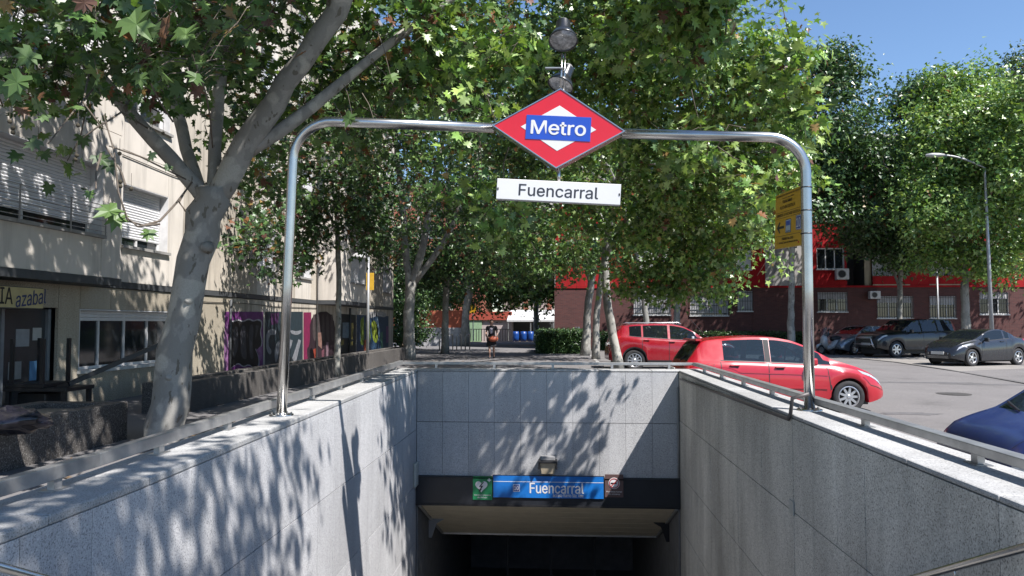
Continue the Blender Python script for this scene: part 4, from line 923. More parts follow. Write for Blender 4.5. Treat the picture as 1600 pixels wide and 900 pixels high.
def wheel(root, x, y, r, spokes, rimmat, side, w=.20):
    key = (round(r,3), spokes, rimmat.name)
    if key not in wheel_cache:
        Mw = Matrix.Rotation(R(90), 4, 'X')       # axis along -y, outer face at local -y
        rr = r*.66
        t = MB().lathe([(rr,-w*.5),(r*.9,-w*.5),(r*.985,-w*.40),(r,-w*.2),(r,w*.2),(r*.985,w*.40),(r*.9,w*.49),(r*.80,w*.5),(rr+.012,w*.47),(rr,w*.42),(rr,-w*.5)], 36, Mw)
        rm = MB().lathe([(rr+.004,w*.44),(rr-.012,w*.46),(rr-.025,w*.38),(rr-.03,-w*.3)], 36, Mw)
        for k in range(spokes):
            a = 2*math.pi*k/spokes; Ms = Mw @ Matrix.Rotation(a, 4, 'Z')
            hw_ = .17*rr if spokes > 6 else .22*rr
            rm.prism([(.08*rr,-hw_*.8),(rr*.97,-hw_*.55),(rr*.97,hw_*.55),(.08*rr,hw_*.8)], Ms @ Matrix.Translation((0,0,w*.22)), w*.14)
        rm.lathe([(0,w*.42),(.16*rr,w*.41),(.24*rr,w*.34),(.26*rr,w*.2)], 20, Mw)
        dk = MB().lathe([(0,-w*.05),(rr*.97,-w*.05),(rr*.97,-w*.1)], 28, Mw)
        wheel_cache[key] = (t.mesh('tyre', TYRE, True), rm.mesh('rim', rimmat), dk.mesh('wheel', TRIM))
        for m_ in wheel_cache[key][:2]: m_.set_sharp_from_angle(angle=R(35)) if m_.name.startswith('tyre') else None
    t, rm, dk = wheel_cache[key]
    o = bpy.data.objects.new('wheel', dk); COL.objects.link(o); o.parent = root; o.location = (x, y, r)
    if side > 0: o.rotation_euler.z = math.pi
    for nm, me in (('tyre', t), ('rim', rm)):
        q = bpy.data.objects.new(nm, me); COL.objects.link(q); q.parent = o
    return o
def smooth_fn(pts, s=.06):
    xs = [p[0] for p in pts]; zs = [p[1] for p in pts]
    return lambda x: float(sum(wt*np.interp(x+dx, xs, zs) for dx, wt in ((-s,.15),(-s/2,.2),(0,.3),(s/2,.2),(s,.15))))
class Car:
    """local x runs from the nose (0) to the tail (L), y across, z up from the road"""
    def __init__(s, name, loc, heading, label, group, L, W, top, belt, sill, wx_, wr, cabin, ws, rw, pm, gm, side_windows, cat='car', rims=(9, None), width_ends=(.70,.93,.90,.78), wall=.36):
        s.L, s.W = L, W/2; s.top = smooth_fn(top); s.belt = smooth_fn(belt, .1); s.root = empty(name, loc, label, cat, group, heading+math.pi)
        s.cabin, s.ws, s.rw, s.sill, s.wx, s.wr, s.wall = cabin, ws, rw, sill, wx_, wr, wall
        f0, f1, b1, b0 = width_ends; s.wp = smooth_fn([(0,f0),(.12,(f0+f1)/2+.06),(.35,f1+.02),(.9,1),(L-1.0,1),(L-.35,b1+.02),(L-.1,(b0+b1)/2+.04),(L,b0)], .05)
        xs = set(np.linspace(0.0, L, 44)); ar = wr+.055; s.ar = ar
        for xw in wx_:
            for k in range(15): xs.add(xw+ar*math.cos(math.pi*k/14))
        for a, c in side_windows: xs |= {a, c}
        xs |= {*ws, *rw, .03, L-.03}
        xs = sorted(x for x in xs if 0 <= x <= L); ks = [xs[0]]
        for x in xs[1:]:
            if x-ks[-1] > .006: ks.append(x)
        s.xs = ks
        rows = [s.ring(x) for x in ks]
        body, glass, wsg = MB(), MB(), MB(); frame = MB()
        def cell(mb, quad):
            mb.add(quad, [(0,1,2,3)]); mb.add([(q[0],-q[1],q[2]) for q in quad], [(3,2,1,0)])
        bv = []; idx = {}
        for i, r_ in enumerate(rows):
            for j, p in enumerate(r_): 
                idx[i,j,1] = len(bv); bv.append(p); 
                idx[i,j,-1] = len(bv) if j < 11 else idx[i,j,1]
                if j < 11: bv.append((p[0],-p[1],p[2]))
        bf = []; gl = {'side_window':[], 'windscreen':[], 'rear_window':[]}
        for i in range(len(rows)-1):
            xm = (ks[i]+ks[i+1])/2; tall = s.top(xm)-s.belt(xm)
            for j in range(11):
                tgt = None
                if j == 6 and tall > .10 and any(a < xm < c for a, c in side_windows): tgt = 'side_window'
                if j in (9,10) and ws[0] < xm < ws[1]: tgt = 'windscreen'
                if j in (9,10) and rw[0] < xm < rw[1]: tgt = 'rear_window'
                for sd in (1,-1):
                    q = [idx[i,j,sd], idx[i+1,j,sd], idx[i+1,j+1,sd], idx[i,j+1,sd]]
                    if sd < 0: q = q[::-1]
                    if tgt: gl[tgt].append((q, sd, xm))
                    else: bf.append(tuple(q))
        # end caps
        for i, rev in ((0, False), (len(rows)-1, True)):
            loop = [idx[i,j,1] for j in range(1,12)] + [idx[i,j,-1] for j in range(10,0,-1)]
            bf.append(tuple(loop if rev else loop[::-1]))
        m = MB(); m.v = bv; m.f = bf; o = m.build('body', pm, s.root, smooth=True, local=True); o.data.set_sharp_from_angle(angle=R(38)); s.body = o
        def gbuild(nm, faces):
            g = MB(); mp = {}
            for q, sd, xm in faces:
                for v in q:
                    if v not in mp: mp[v] = len(g.v); g.v.append(bv[v])
                g.f.append(tuple(mp[v] for v in q))
            o = g.build(nm, gm, s.root, smooth=True, local=True); return o
        for a, c in side_windows:
            for sd in (1,-1):
                fs_ = [f for f in gl['side_window'] if f[1] == sd and a < f[2] < c]
                if fs_: gbuild('side_window', fs_)
        gbuild('windscreen', gl['windscreen']); gbuild('rear_window', gl['rear_window'])
        # underbody and wheel housings
        zb = wr*.55; MB().box((.25,-s.W+wall,zb-.04),(L-.2,s.W-wall,min(s.belt(L/2)-.12,.72))).build('underbody', TRIM, s.root, local=True)
        for k, xw in enumerate(wx_):
            for sd in (1,-1): wheel(s.root, xw, sd*(s.W*s.wp(xw)-.115), wr, rims[0], rims[1] or RIM, sd)
    def ring(s, x):
        w = s.W*s.wp(x); zt = s.top(x); zb = min(s.belt(x), zt-.02); zl_ = s.sill
        e = min(x, s.L-x); zl_ += max(0, .12*(1-e/.35))**1.0*.8 if e < .35 else 0
        for xw in s.wx:
            d = abs(x-xw)
            if d < s.ar: zl_ = max(zl_, s.wr + math.sqrt(max(0, s.ar**2-d*d)))
            elif d < s.ar+.001: zl_ = s.wr
        zl_ = min(zl_, zb-.05); h = zt-zb; cab = min(1, max(0, h/.30)); fl = .012 if any(abs(x-xw) < s.ar+.05 for xw in s.wx) else 0
        tum = .40
        y5 = w-.055; y6 = y5-.028*cab-.02*(1-cab)
        ytop = (y5 - tum*h*.90)*cab + (w*.80)*(1-cab); pil = min(.06, h*.2)
        return [(x, w-.16, zl_-.0), (x, w-.02+fl, zl_), (x, w+fl, zl_+(zb-zl_)*.25), (x, w+fl*.5, zl_+(zb-zl_)*.62), (x, w-.018, zb-.06), (x, y5, zb),
                (x, y5-.03-(y5-.03-ytop)*.03*cab, zb+min(.03,h*.3)), (x, ytop+ (y5-ytop)*.10*cab, zb+h*(.88 if cab>.9 else .5)), (x, ytop-.02, zb+h*.965*cab+h*.8*(1-cab)),
                (x, ytop-.09, zt-.012), (x, ytop*.55, zt-.002), (x, 0, zt+.008)]
    def S(s, x, j, sd=1, off=.004):
        r_ = s.ring(x); j0 = int(min(10, j)); f = j-j0; a = Vector(r_[j0]); b_ = Vector(r_[j0+1]); p = a.lerp(b_, f)
        r2 = s.ring(x+.01); q = Vector(r2[j0]).lerp(Vector(r2[j0+1]), f); n = (q-p).cross(b_-a)
        if n.y < 0 and j < 9: n = -n
        if j >= 9 and n.z < 0: n = -n
        n = n.normalized() if n.length > 1e-9 else Vector((0,1,0)); p = p+n*off; return Vector((p.x, sd*p.y, p.z))
    def patch(s, name, x0, x1, j0, j1, mat, sides=(1,-1), nx=6, nj=4, off=.005, skew=0, label=None):
        for sd in sides:
            vs = [s.S(x0+(x1-x0)*a/nx + skew*(b_/nj), j0+(j1-j0)*b_/nj, sd, off) for a in range(nx+1) for b_ in range(nj+1)]
            fs = [(a*(nj+1)+b_, (a+1)*(nj+1)+b_, (a+1)*(nj+1)+b_+1, a*(nj+1)+b_+1) for a in range(nx) for b_ in range(nj)]
            if sd < 0: fs = [f[::-1] for f in fs]
            MB().add(vs, fs).build(name, mat, s.root, smooth=True, local=True, label=label)
    def seam(s, x, j0=1.2, j1=5.0, skew=0):
        s.patch('door_seam', x, x+.016, j0, j1, TRIM, nx=1, nj=8, off=.003, skew=skew)
    def pb(s, name, a, c, mat, bevel=0, both=False, label=None):
        for sd in ((1,-1) if both else (1,)):
            MB().box((a[0],min(a[1]*sd,c[1]*sd),a[2]),(c[0],max(a[1]*sd,c[1]*sd),c[2])).build(name, mat, s.root, local=True, bevel=bevel, label=label)
    def handle(s, x, j=4.2, mat=None):
        for sd in (1,-1):
            p = s.S(x, j, sd, .0); MB().box((x-.10,min(p.y,p.y+sd*.035),p.z-.014),(x+.10,max(p.y,p.y+sd*.035),p.z+.014)).build('door_handle', mat or s.body.data.materials[0], s.root, local=True, bevel=.012)
            s.patch('handle_recess', x-.07, x+.07, j-.25, j+.15, TRIM, (sd,), 2, 2, .002)
    def mirror(s, x, mat=None):
        for sd in (1,-1):
            p = s.S(x, 5.2, sd, 0); y0, y1 = sorted((p.y, p.y+sd*.20)); o = MB().box((x-.06,min(p.y+sd*.05,p.y+sd*.22),p.z+.0),(x+.05,max(p.y+sd*.05,p.y+sd*.22),p.z+.15)).build('door_mirror', mat or s.body.data.materials[0], s.root, local=True, bevel=.035)
            MB().box((x-.02,min(p.y-sd*.01,p.y+sd*.06),p.z+.01),(x+.02,max(p.y-sd*.01,p.y+sd*.06),p.z+.05)).build('mirror_arm', TRIM, o, local=True)
    def front(s, zg0, zg1, gw, zp, mat=TRIM):
        x = -.012; MB().box((x,-gw/2,zg0),(.03,gw/2,zg1)).build('grille', mat, s.root, local=True, bevel=.01)
        for k in range(3): z = zg0+(zg1-zg0)*(k+1)/4; MB().box((x-.006,-gw/2+.02,z-.006),(x+.01,gw/2-.02,z+.006)).build('grille_bar', RIM, s.root, local=True)
        MB().box((x-.022,-.26,zp),(x+.0,.26,zp+.11)).build('number_plate', PLATE, s.root, local=True)
    def rear_plate(s, z): MB().box((s.L-.005,-.26,z),(s.L+.015,.26,z+.11)).build('number_plate', PLATE, s.root, local=True)
    def seats(s, xs_=(1.95,2.85), zf=.45, hgt=.62):
        for k, x in enumerate(xs_):
            for y in ((-.36,.36) if k == 0 else (-.42,0,.42)):
                MB().box((x-.45,y-.23,zf),(x+.05,y+.23,zf+.16)).box((x-.0,y-.22,zf+.1),(x+.14,y+.22,zf+hgt)).box((x+.02,y-.12,zf+hgt+.02),(x+.12,y+.12,zf+hgt+.20)).build('seat', SEAT, s.root, local=True, bevel=.04)
GL_C = glassmat('car_glass_clear', (.50,.60,.66), .55, (.03,.045,.06)); GL_D = glassmat('car_glass_dark', (.2,.22,.24), .35)
RP = paint('red_car_paint', (.46,.007,.02)); 
# red hatchback, nose to the right
al = R(4.0); nose = P(1386,560,16.0)
xF = P(1384,600,15.2).x; zR = road_z(15.4)
hd = al
Wc = 1.75; front_near = Vector((xF, 15.15, zR))
loc = front_near + Vector((-math.sin(hd), math.cos(hd), 0))*(Wc/2*.9)
c1 = Car('parked_car', loc, hd, 'bright red hatchback parked nose to the road, nearest car right behind the arch leg', 'cars parked by the metro entrance', 4.10, Wc,
    [(0,.50),(.05,.60),(.12,.68),(.30,.80),(.55,.91),(.85,1.00),(1.05,1.06),(1.25,1.16),(1.60,1.34),(1.85,1.44),(2.15,1.495),(2.6,1.51),(3.1,1.49),(3.55,1.44),(3.66,1.40),(3.80,1.20),(3.96,.98),(4.02,.86),(4.10,.55)],
    [(0,.46),(.1,.60),(.3,.74),(.6,.84),(1.0,.905),(2,.95),(3.3,1.0),(3.8,1.0),(3.98,.9),(4.10,.5)], .20, (.78, 3.38), .315, (1.1,3.8), (1.10,1.84), (3.66,3.93), RP, GL_C,
    [(1.12,1.42),(1.46,2.30),(2.42,3.24)], rims=(9, plain('alloy_rim_grey', (.45,.45,.46), .35, .8, .1, 5, obj=True)))
c1.patch('pillar_trim', 2.31, 2.415, 6.02, 7.0, TRIM, nx=2, off=.004)
c1.patch('headlight', .07, .50, 4.3, 5.3, HL, skew=.10, label=None); c1.patch('tail_light', 3.80, 4.02, 4.0, 5.0, TL)
for x, sk in ((1.12,.10),(2.36,.0),(3.30,-.0)): c1.seam(x, 1.3, 5.0, sk)
c1.patch('side_moulding', 1.20, 2.32, 2.35, 2.55, RP, nx=8, nj=1, off=.016); c1.patch('side_moulding', 2.40, 3.0, 2.35, 2.55, RP, nx=8, nj=1, off=.016)
c1.patch('front_bumper_seam', .02, .50, 2.95, 3.05, TRIM, nx=6, nj=1, off=.003)
c1.handle(2.15, 4.05); c1.handle(3.05, 4.05); c1.mirror(1.52); c1.front(.30,.42,.9,.45); c1.rear_plate(.75); c1.seats()
c1.patch('indicator', .98, 1.06, 4.2, 4.5, HL, nx=2, nj=2, off=.008)
for sd in (1,-1):   # fuel cap ring drawn as a recess
    cpt = c1.S(3.52, 4.1, sd, .003); rg = MB(); n = 20
    vs = [c1.S(3.52+.085*k_*math.cos(2*math.pi*i/n), 4.1+ .42*k_*math.sin(2*math.pi*i/n), sd, .003) for k_ in (1,.93) for i in range(n)]
    rg.add(vs, [(i,(i+1)%n,n+(i+1)%n,n+i) for i in range(n)]); rg.build('fuel_cap', TRIM, c1.root, local=True)
MB().tube([(3.35,.0,1.47),(3.72,.0,1.86)], .006, 5).build('aerial', TRIM, c1.root, local=True)
MB().box((3.62,-.55,1.405),(3.74,.55,1.44)).build('spoiler', RP, c1.root, local=True, bevel=.01)
MB().tube([(3.955,.1,.99),(3.86,.32,1.16)], .012, 6).build('rear_wiper', TRIM, c1.root, local=True)
b = MB().lathe([(.17,-.012),(.185,0),(.17,.012),(.155,0),(.17,-.012)], 20, Matrix.Translation((1.62,.36,.98)) @ Matrix.Rotation(R(65),4,'Y')); b.build('steering_wheel', TRIM, c1.root, smooth=True, local=True)
MB().box((1.15,-.7,.62),(1.5,.7,.93)).build('dashboard', SEAT, c1.root, local=True, bevel=.05)
# red SUV behind it
RP2 = paint('deep_red_car_paint', (.32,.005,.014), .2)
xr_ = P(949,560,25.3).x; loc = Vector((xr_+4.35, 25.9, road_z(25)))
c2 = Car('parked_car', loc, R(2), 'deep red crossover with silver roof rails parked behind the red hatchback', 'cars parked by the metro entrance', 4.35, 1.82,
    [(0,.60),(.06,.78),(.25,.92),(.8,1.03),(1.15,1.08),(1.5,1.32),(1.85,1.50),(2.2,1.575),(2.8,1.585),(3.5,1.55),(3.85,1.50),(4.0,1.36),(4.22,1.10),(4.3,.95),(4.35,.6)],
    [(0,.56),(.1,.75),(.3,.88),(1,.98),(2.2,1.02),(3.4,1.10),(3.9,1.16),(4.2,1.08),(4.35,.55)], .26, (.85,3.50), .35, (1.2,4.0), (1.18,1.84), (3.98,4.20), RP2, GL_D, [(1.3,2.3),(2.38,3.2),(3.26,3.66)], rims=(10,None))
c2.patch('wheel_arch_trim', .4, 3.95, 1.0, 1.5, TRIM, nx=44, nj=1, off=.004); c2.patch('tail_light', 3.95, 4.28, 4.2, 5.1, TL); c2.patch('headlight', .05,.5,4.3,5.2,HL); c2.handle(2.25,4.1); c2.handle(3.1,4.1); c2.seam(2.34,1.5,5); c2.seam(3.24,1.5,5); c2.mirror(1.6, RIM); c2.rear_plate(.8); c2.front(.35,.6,1.0,.45)
for sd in (1,-1): MB().tube([(1.9,sd*.62,1.56),(2.0,sd*.62,1.61),(3.6,sd*.62,1.60),(3.75,sd*.62,1.55)], .02, 6).build('roof_rail', RIM, c2.root, smooth=True, local=True)
MB().box((2.75,.665,1.10),(3.1,.67,1.2)).build('window_sticker', plain('green_sticker', (.25,.5,.4), .6), c2.root, local=True)
# black off-road car, nose to the left
BP = paint('black_car_paint', (.004,.005,.010), .25, .5)
hdg = math.pi+R(20)
nf = P(1358,555,34.3)
c3 = Car('parked_car', Vector((nf.x, 34.6, road_z(34.3))), hdg, 'black off-road estate car with a bull bar between the silver and grey cars', 'cars parked by the brick building', 4.6, 1.86,
    [(0,.75),(.05,.95),(.2,1.08),(.9,1.16),(1.25,1.20),(1.6,1.45),(1.95,1.70),(2.3,1.755),(3.2,1.77),(4.0,1.74),(4.3,1.68),(4.4,1.45),(4.52,1.15),(4.57,.95),(4.6,.7)],
    [(0,.7),(.1,.92),(.3,1.02),(1,1.10),(2.2,1.13),(3.8,1.17),(4.3,1.16),(4.5,1.08),(4.6,.65)], .36, (.86,3.60), .37, (1.2,4.4), (1.28,1.93), (4.32,4.50), BP, GL_D, [(1.4,2.3),(2.38,3.2),(3.3,4.25)], rims=(6,None))
c3.patch('headlight', .04,.40,4.1,5.2,HL); c3.handle(2.2); c3.handle(3.1); c3.mirror(1.6); c3.seam(2.34,1.4,5); c3.seam(3.24,1.4,5); c3.front(.80,1.0,.8,.55); c3.rear_plate(.9)
c3.patch('lower_cladding', .5, 4.2, 1.02, 1.7, plain('grey_cladding', (.03,.032,.04), .4, obj=True), nx=40, nj=1, off=.008)
b = MB().tube([(-.02,-.55,.42),(-.14,-.55,.55),(-.16,-.45,.9),(-.16,.45,.9),(-.14,.55,.55),(-.02,.55,.42)], .028, 8); b.tube([(-.15,-.6,.60),(-.15,.6,.60)], .025, 8); b.build('bull_bar', RIM, c3.root, smooth=True, local=True)
# dark grey coupe
GP = paint('dark_grey_car_paint', (.03,.032,.038), .22, .9, .4)
nf = P(1479,565,27.7)
c4 = Car('parked_car', Vector((nf.x, 28.3, road_z(28))), math.pi+R(24), 'small dark grey coupe with silver five-spoke wheels, parked in the sun at the right', 'cars parked by the brick building', 3.9, 1.70,
    [(0,.48),(.05,.62),(.2,.76),(.5,.88),(.85,.95),(1.0,.99),(1.3,1.12),(1.65,1.27),(1.95,1.345),(2.3,1.36),(2.6,1.31),(2.9,1.19),(3.1,1.10),(3.5,1.03),(3.75,.98),(3.84,.85),(3.9,.5)],
    [(0,.45),(.1,.62),(.35,.76),(.9,.86),(2.2,.94),(3.0,1.0),(3.6,.98),(3.8,.88),(3.9,.45)], .20, (.75,3.15), .315, (1.0,3.0), (1.0,1.72), (2.55,2.9), GP, GL_D, [(1.2,2.42),(2.5,2.72)], rims=(5,None), width_ends=(.62,.90,.92,.78))
c4.patch('headlight', .12,.62,4.2,5.2,HL,skew=.12); c4.patch('tail_light', 3.45,3.82,4.0,5.0,TL); c4.handle(2.25,4.2); c4.mirror(1.35); c4.seam(1.15,1.3,5,.05); c4.seam(2.46,1.3,5); c4.front(.26,.40,.9,.42); c4.rear_plate(.7)
for sd in (1,-1): MB().tube([(.03,sd*.42,.30),(.0,sd*.40,.48),(.06,sd*.62,.40),(.03,sd*.42,.30)], .014, 6).build('grille_trim', RIM, c4.root, local=True)
# silver hatchback mostly hidden
SP = paint('silver_car_paint', (.30,.33,.37), .25, .8, .6)
nf = P(1303,545,36.5)
c5 = Car('parked_car', Vector((nf.x+.1, 37.2, 0)), math.pi+R(30), 'silver hatchback half hidden behind the black off-road car', 'cars parked by the brick building', 3.9, 1.66,
    [(0,.50),(.06,.62),(.3,.80),(.8,.95),(1.05,1.0),(1.4,1.2),(1.8,1.38),(2.2,1.43),(3.0,1.42),(3.4,1.38),(3.6,1.15),(3.8,.9),(3.9,.5)],
    [(0,.46),(.1,.60),(.3,.74),(1.0,.88),(2,.93),(3.3,.98),(3.7,.88),(3.9,.45)], .2, (.74,3.18), .30, (1.1,3.6), (1.06,1.78), (3.42,3.72), SP, GL_D, [(1.3,2.2),(2.28,3.1)], rims=(7,None))
c5.patch('headlight', .08,.55,4.1,5.2,HL,skew=.1); c5.front(.28,.40,.9,.42); c5.mirror(1.5)
# blue car, nose towards the stairwell, right edge
BL = paint('faded_blue_car_paint', (.016,.03,.14), .34, .4)
c6 = Car('parked_car', Vector((3.50, 6.62, -.225)), math.pi-R(8), 'faded dark blue car whose bonnet pokes in at the right edge behind the rail', 'cars parked by the metro entrance', 3.6, 1.60,
    [(0,.60),(.03,.76),(.08,.83),(.25,.92),(.42,.985),(.48,1.00),(.82,1.24),(1.15,1.38),(1.8,1.43),(2.8,1.42),(3.2,1.36),(3.4,1.1),(3.55,.9),(3.6,.6)],
    [(0,.56),(.03,.72),(.08,.79),(.25,.88),(.45,.94),(1.0,.95),(2,.92),(3.1,.95),(3.5,.88),(3.6,.5)], .22, (.56,2.95), .28, (.5,3.4), (.49,1.12), (3.22,3.50), BL, GL_C, [(.80,1.75),(1.83,2.8)], rims=(8,None), width_ends=(.93,.985,.95,.9))
c6.patch('indicator', .02,.16,3.2,4.6,HL); c6.front(.44,.62,.80,.28); c6.mirror(.92,TRIM); c6.seam(.88,1.2,5)
for sd in (1,-1):
    Mh = Matrix(((0,0,-1,-.005),(sd,0,0,sd*.52),(0,1,0,.54),(0,0,0,1)))
    MB().prism([(-.15,-.08),(.13,-.08),(.16,.0),(.13,.09),(-.15,.09)], Mh, .03).build('headlight', HL, c6.root, local=True, bevel=.012)
MB().tube([(.46,-.5,1.01),(.54,.0,1.07)], .010, 6).tube([(.46,.1,1.02),(.54,.5,1.06)], .010, 6).build('wiper', TRIM, c6.root, local=True)
c6.patch('bonnet_seam', .03, .46, 7.6, 7.75, TRIM, nx=10, nj=1, off=.002)
c6.seats()
for c_, x0_, x1_ in ((c1,1.3,3.3),(c2,1.4,3.7),(c3,1.5,4.3),(c4,1.3,2.7)):
    c_.patch('window_trim', x0_, x1_, 5.75, 6.02, TRIM, nx=24, nj=1, off=.004)
c1.patch('sill_trim', 1.16, 3.0, 1.0, 1.22, TRIM, nx=16, nj=1, off=.004); c4.patch('sill_trim', 1.1, 2.8, 1.0, 1.2, TRIM, nx=16, nj=1, off=.004)
c1.patch('body_crease', 1.2, 3.35, 3.42, 3.5, RP, nx=20, nj=1, off=.010); c1.patch('roof_seam', 1.9, 3.6, 9.1, 9.2, TRIM, nx=14, nj=1, off=.003)
c1.patch('bonnet_seam', .35, 1.08, 5.6, 5.72, TRIM, nx=10, nj=1, off=.003)
# scooters
def scooter(loc, rz, label, col, group):
    r = empty('motor_scooter', loc, label, 'motor scooter', group, rz); pm = paint('scooter_paint_%d' % int(col[0]*999), col, .25)
    for x in (-.62, .62):
        wo = MB().lathe([(.15,-.05),(.24,-.05),(.26,0),(.24,.05),(.15,.05),(.15,-.05)], 20, Matrix.Translation((x,0,.26)) @ Matrix.Rotation(R(90),4,'X')).build('wheel', TYRE, r, smooth=True, local=True)
        MB().lathe([(0,-.03),(.15,-.04),(.15,.04),(0,.03)], 12, Matrix.Translation((x,0,.26)) @ Matrix.Rotation(R(90),4,'X')).build('rim', RIM, wo, local=True)
    MB().tube([(-.80,0,.66),(-.55,0,.68),(-.25,0,.60),(-.1,0,.42),(.15,0,.34),(.35,0,.45)], [.08,.15,.17,.14,.12,.10], 12).build('body', pm, r, smooth=True, local=True)
    MB().tube([(.33,0,.36),(.42,0,.62),(.40,0,.86),(.36,0,.98)], [.12,.19,.16,.07], 12).build('front_shield', pm, r, smooth=True, local=True)
    MB().tube([(-.72,0,.80),(-.4,0,.82),(-.05,0,.78)], [.09,.14,.11], 10).build('seat', TRIM, r, smooth=True, local=True)
    MB().tube([(.62,0,.26),(.50,0,.6),(.38,0,.95)], .028, 8).build('fork', RIM, r, smooth=True, local=True)
    MB().tube([(.30,-.34,1.0),(.36,-.12,1.02),(.36,.12,1.02),(.30,.34,1.0)], .018, 8).build('handlebar', TRIM, r, smooth=True, local=True)
    for s_ in (1,-1): MB().tube([(.34,s_*.2,1.02),(.40,s_*.28,1.18)], .008, 5).lathe([(0,-.01),(.055,-.01),(.055,.01),(0,.01)], 12, Matrix.Translation((.40,s_*.29,1.21)) @ Matrix.Rotation(R(90),4,'Y')).build('mirror', TRIM, r, local=True)
    vs = [(.46-.10*k/4-.02*abs(j)/2, j*.09*(1-.08*k), .92+.42*k/4) for k in range(5) for j in range(-2,3)]
    MB().add(vs, [(k*5+j,k*5+j+1,(k+1)*5+j+1,(k+1)*5+j) for k in range(4) for j in range(4)]).build('windscreen', glassmat('screen_glass', (.7,.75,.78), .6, (.2,.22,.24)), r, smooth=True, local=True)
    MB().lathe([(0,.03),(.07,.02),(.08,-.02)], 14, Matrix.Translation((.50,0,.80)) @ Matrix.Rotation(R(80),4,'Y')).build('headlight', HL, r, smooth=True, local=True)
    MB().box((-.1,-.16,.0),(-.06,.16,.3)).build('stand', TRIM, r, local=True)
    MB().tube([(.62,-.0,.54),(.82,0,.46),(.88,0,.34)], [.05,.07,.04], 8).build('mudguard', pm, r, smooth=True, local=True)
q = PZ(901,546,0); scooter((q.x, q.y, 0), R(-80), 'black motor scooter seen head-on in the shade beside the pale leaning trunks', (.012,.012,.015), 'scooters parked in the shade')
q = PZ(1284,553,0); scooter((q.x, 37, 0), R(205), 'white and black motor scooter just right of the arch leg by the brick wall', (.5,.5,.5), 'scooters parked in the shade')
q = P(1303,540,38.6); scooter((q.x, 38.6, 0), R(200), 'dark motor scooter between the white one and the silver car', (.03,.035,.05), 'scooters parked in the shade')
# ============================================================ PERSON
def skin_body(name, chains, mat, root, lev=2):
    vs, es, rs_ = [], [], []
    for ch in chains:
        prev = None
        for it in ch:
            if isinstance(it, int): prev = it; continue
            p, r_ = it; vs.append(p); rs_.append(r_)
            if prev is not None: es.append((prev, len(vs)-1))
            prev = len(vs)-1
    me = bpy.data.meshes.new(name); me.from_pydata(vs, es, []); me.materials.append(mat)
    o = link_mesh(name, me, None); o.parent = root
    sm_ = o.modifiers.new('skin', 'SKIN'); sm_.use_smooth_shade = True
    for i, r_ in enumerate(rs_): me.skin_vertices[0].data[i].radius = (r_, r_*.85) if not isinstance(r_, tuple) else r_
    me.skin_vertices[0].data[0].use_root = True
    su = o.modifiers.new('sub', 'SUBSURF'); su.levels = lev; su.render_levels = lev
    return o
q = PZ(768,560,0); wv = empty('person', (q.x, q.y, 0), 'woman in a dark knee-length dress walking towards the stairs with a handbag', 'person', None, R(180))
SKIN = plain('skin', (.42,.25,.18), .55, 0, .08, 10, obj=True); HAIR = plain('dark_hair', (.02,.014,.01), .5, 0, .3, 30, obj=True); DRESS = plain('dark_dress', (.018,.018,.022), .9, 0, .3, 8, obj=True)
# local: facing +y, z up;  0 pelvis root
ch = [[((0,0,.93),(.15,.11)), ((0,.0,1.12),(.12,.09)), ((0,-.01,1.30),(.15,.10)), ((0,-.01,1.42),(.10,.07)), ((0,.0,1.49),.052), ((0,.02,1.555),(.072,.085)), ((0,.025,1.63),(.078,.092)), ((0,.02,1.69),(.055,.065))],
      [2, ((-.17,-.01,1.38),.058), ((-.235,-.03,1.14),.043), ((-.27,.06,.95),.033), ((-.28,.12,.88),.03), ((-.28,.16,.82),.022)],
      [2, ((.17,-.01,1.38),.058), ((.245,-.03,1.15),.043), ((.24,.10,1.00),.033), ((.20,.22,.97),.03), ((.15,.27,.95),.024)],
      [0, ((-.095,.0,.86),.095), ((-.10,.06,.50),.062), ((-.10,-.06,.27),.055), ((-.10,-.13,.12),.036), ((-.10,-.13,.08),.034), ((-.10,-.02,.035),.032)],
      [0, ((.09,.02,.86),.095), ((.08,.14,.50),.062), ((.07,.17,.28),.055), ((.06,.19,.10),.036), ((.06,.18,.055),.036), ((.06,.31,.03),.03)]]
body = skin_body('body', ch, SKIN, wv)
b = MB(); n = 24
pr = [(1.44,.075,.065,0),(1.42,.15,.085,-.01),(1.36,.185,.105,-.01),(1.22,.155,.12,0),(1.08,.14,.115,.01),(.95,.185,.14,.01),(.8,.20,.16,.02),(.65,.215,.18,.04),(.54,.225,.20,.05)]
vs = [(rx*math.cos(2*math.pi*k/n)*(1+.03*math.sin(5*2*math.pi*k/n+i)*(i>4)), cy+ry*math.sin(2*math.pi*k/n)*(1+.06*math.sin(4*2*math.pi*k/n)*(i>4)), z) for i,(z,rx,ry,cy) in enumerate(pr) for k in range(n)]
b.add(vs, [(i*n+k,(i+1)*n+k,(i+1)*n+(k+1)%n,i*n+(k+1)%n) for i in range(len(pr)-1) for k in range(n)])
for s_ in (-1,1): b.tube([(s_*.13,-.01,1.385),(s_*.18,-.012,1.36),(s_*.215,-.02,1.24)], [.07,.073,.066], 12, cap=False)
b.build('dress', DRESS, wv, smooth=True, local=True)
MB().tube([(0,.105,1.34),(.02,.13,1.2),(.0,.135,1.08)], [.05,.07,.045], 8).build('dress_print', plain('pale_print', (.40,.36,.42), .8, 0, .7, 25, obj=True), wv, smooth=True, local=True)
b = MB(); vs = []; fs = []
for i in range(9):
    th = math.pi*.62*i/8
    for k in range(18):
        ph = 2*math.pi*k/18; f_ = .92 if math.sin(ph) > .3 and i > 4 else 1.0
        vs.append((.092*math.sin(th)*math.cos(ph), .01+.105*math.sin(th)*math.sin(ph)*f_-(.02 if i > 4 else 0), 1.625+.105*math.cos(th)-(.03 if i == 8 and math.sin(ph)<0 else 0)))
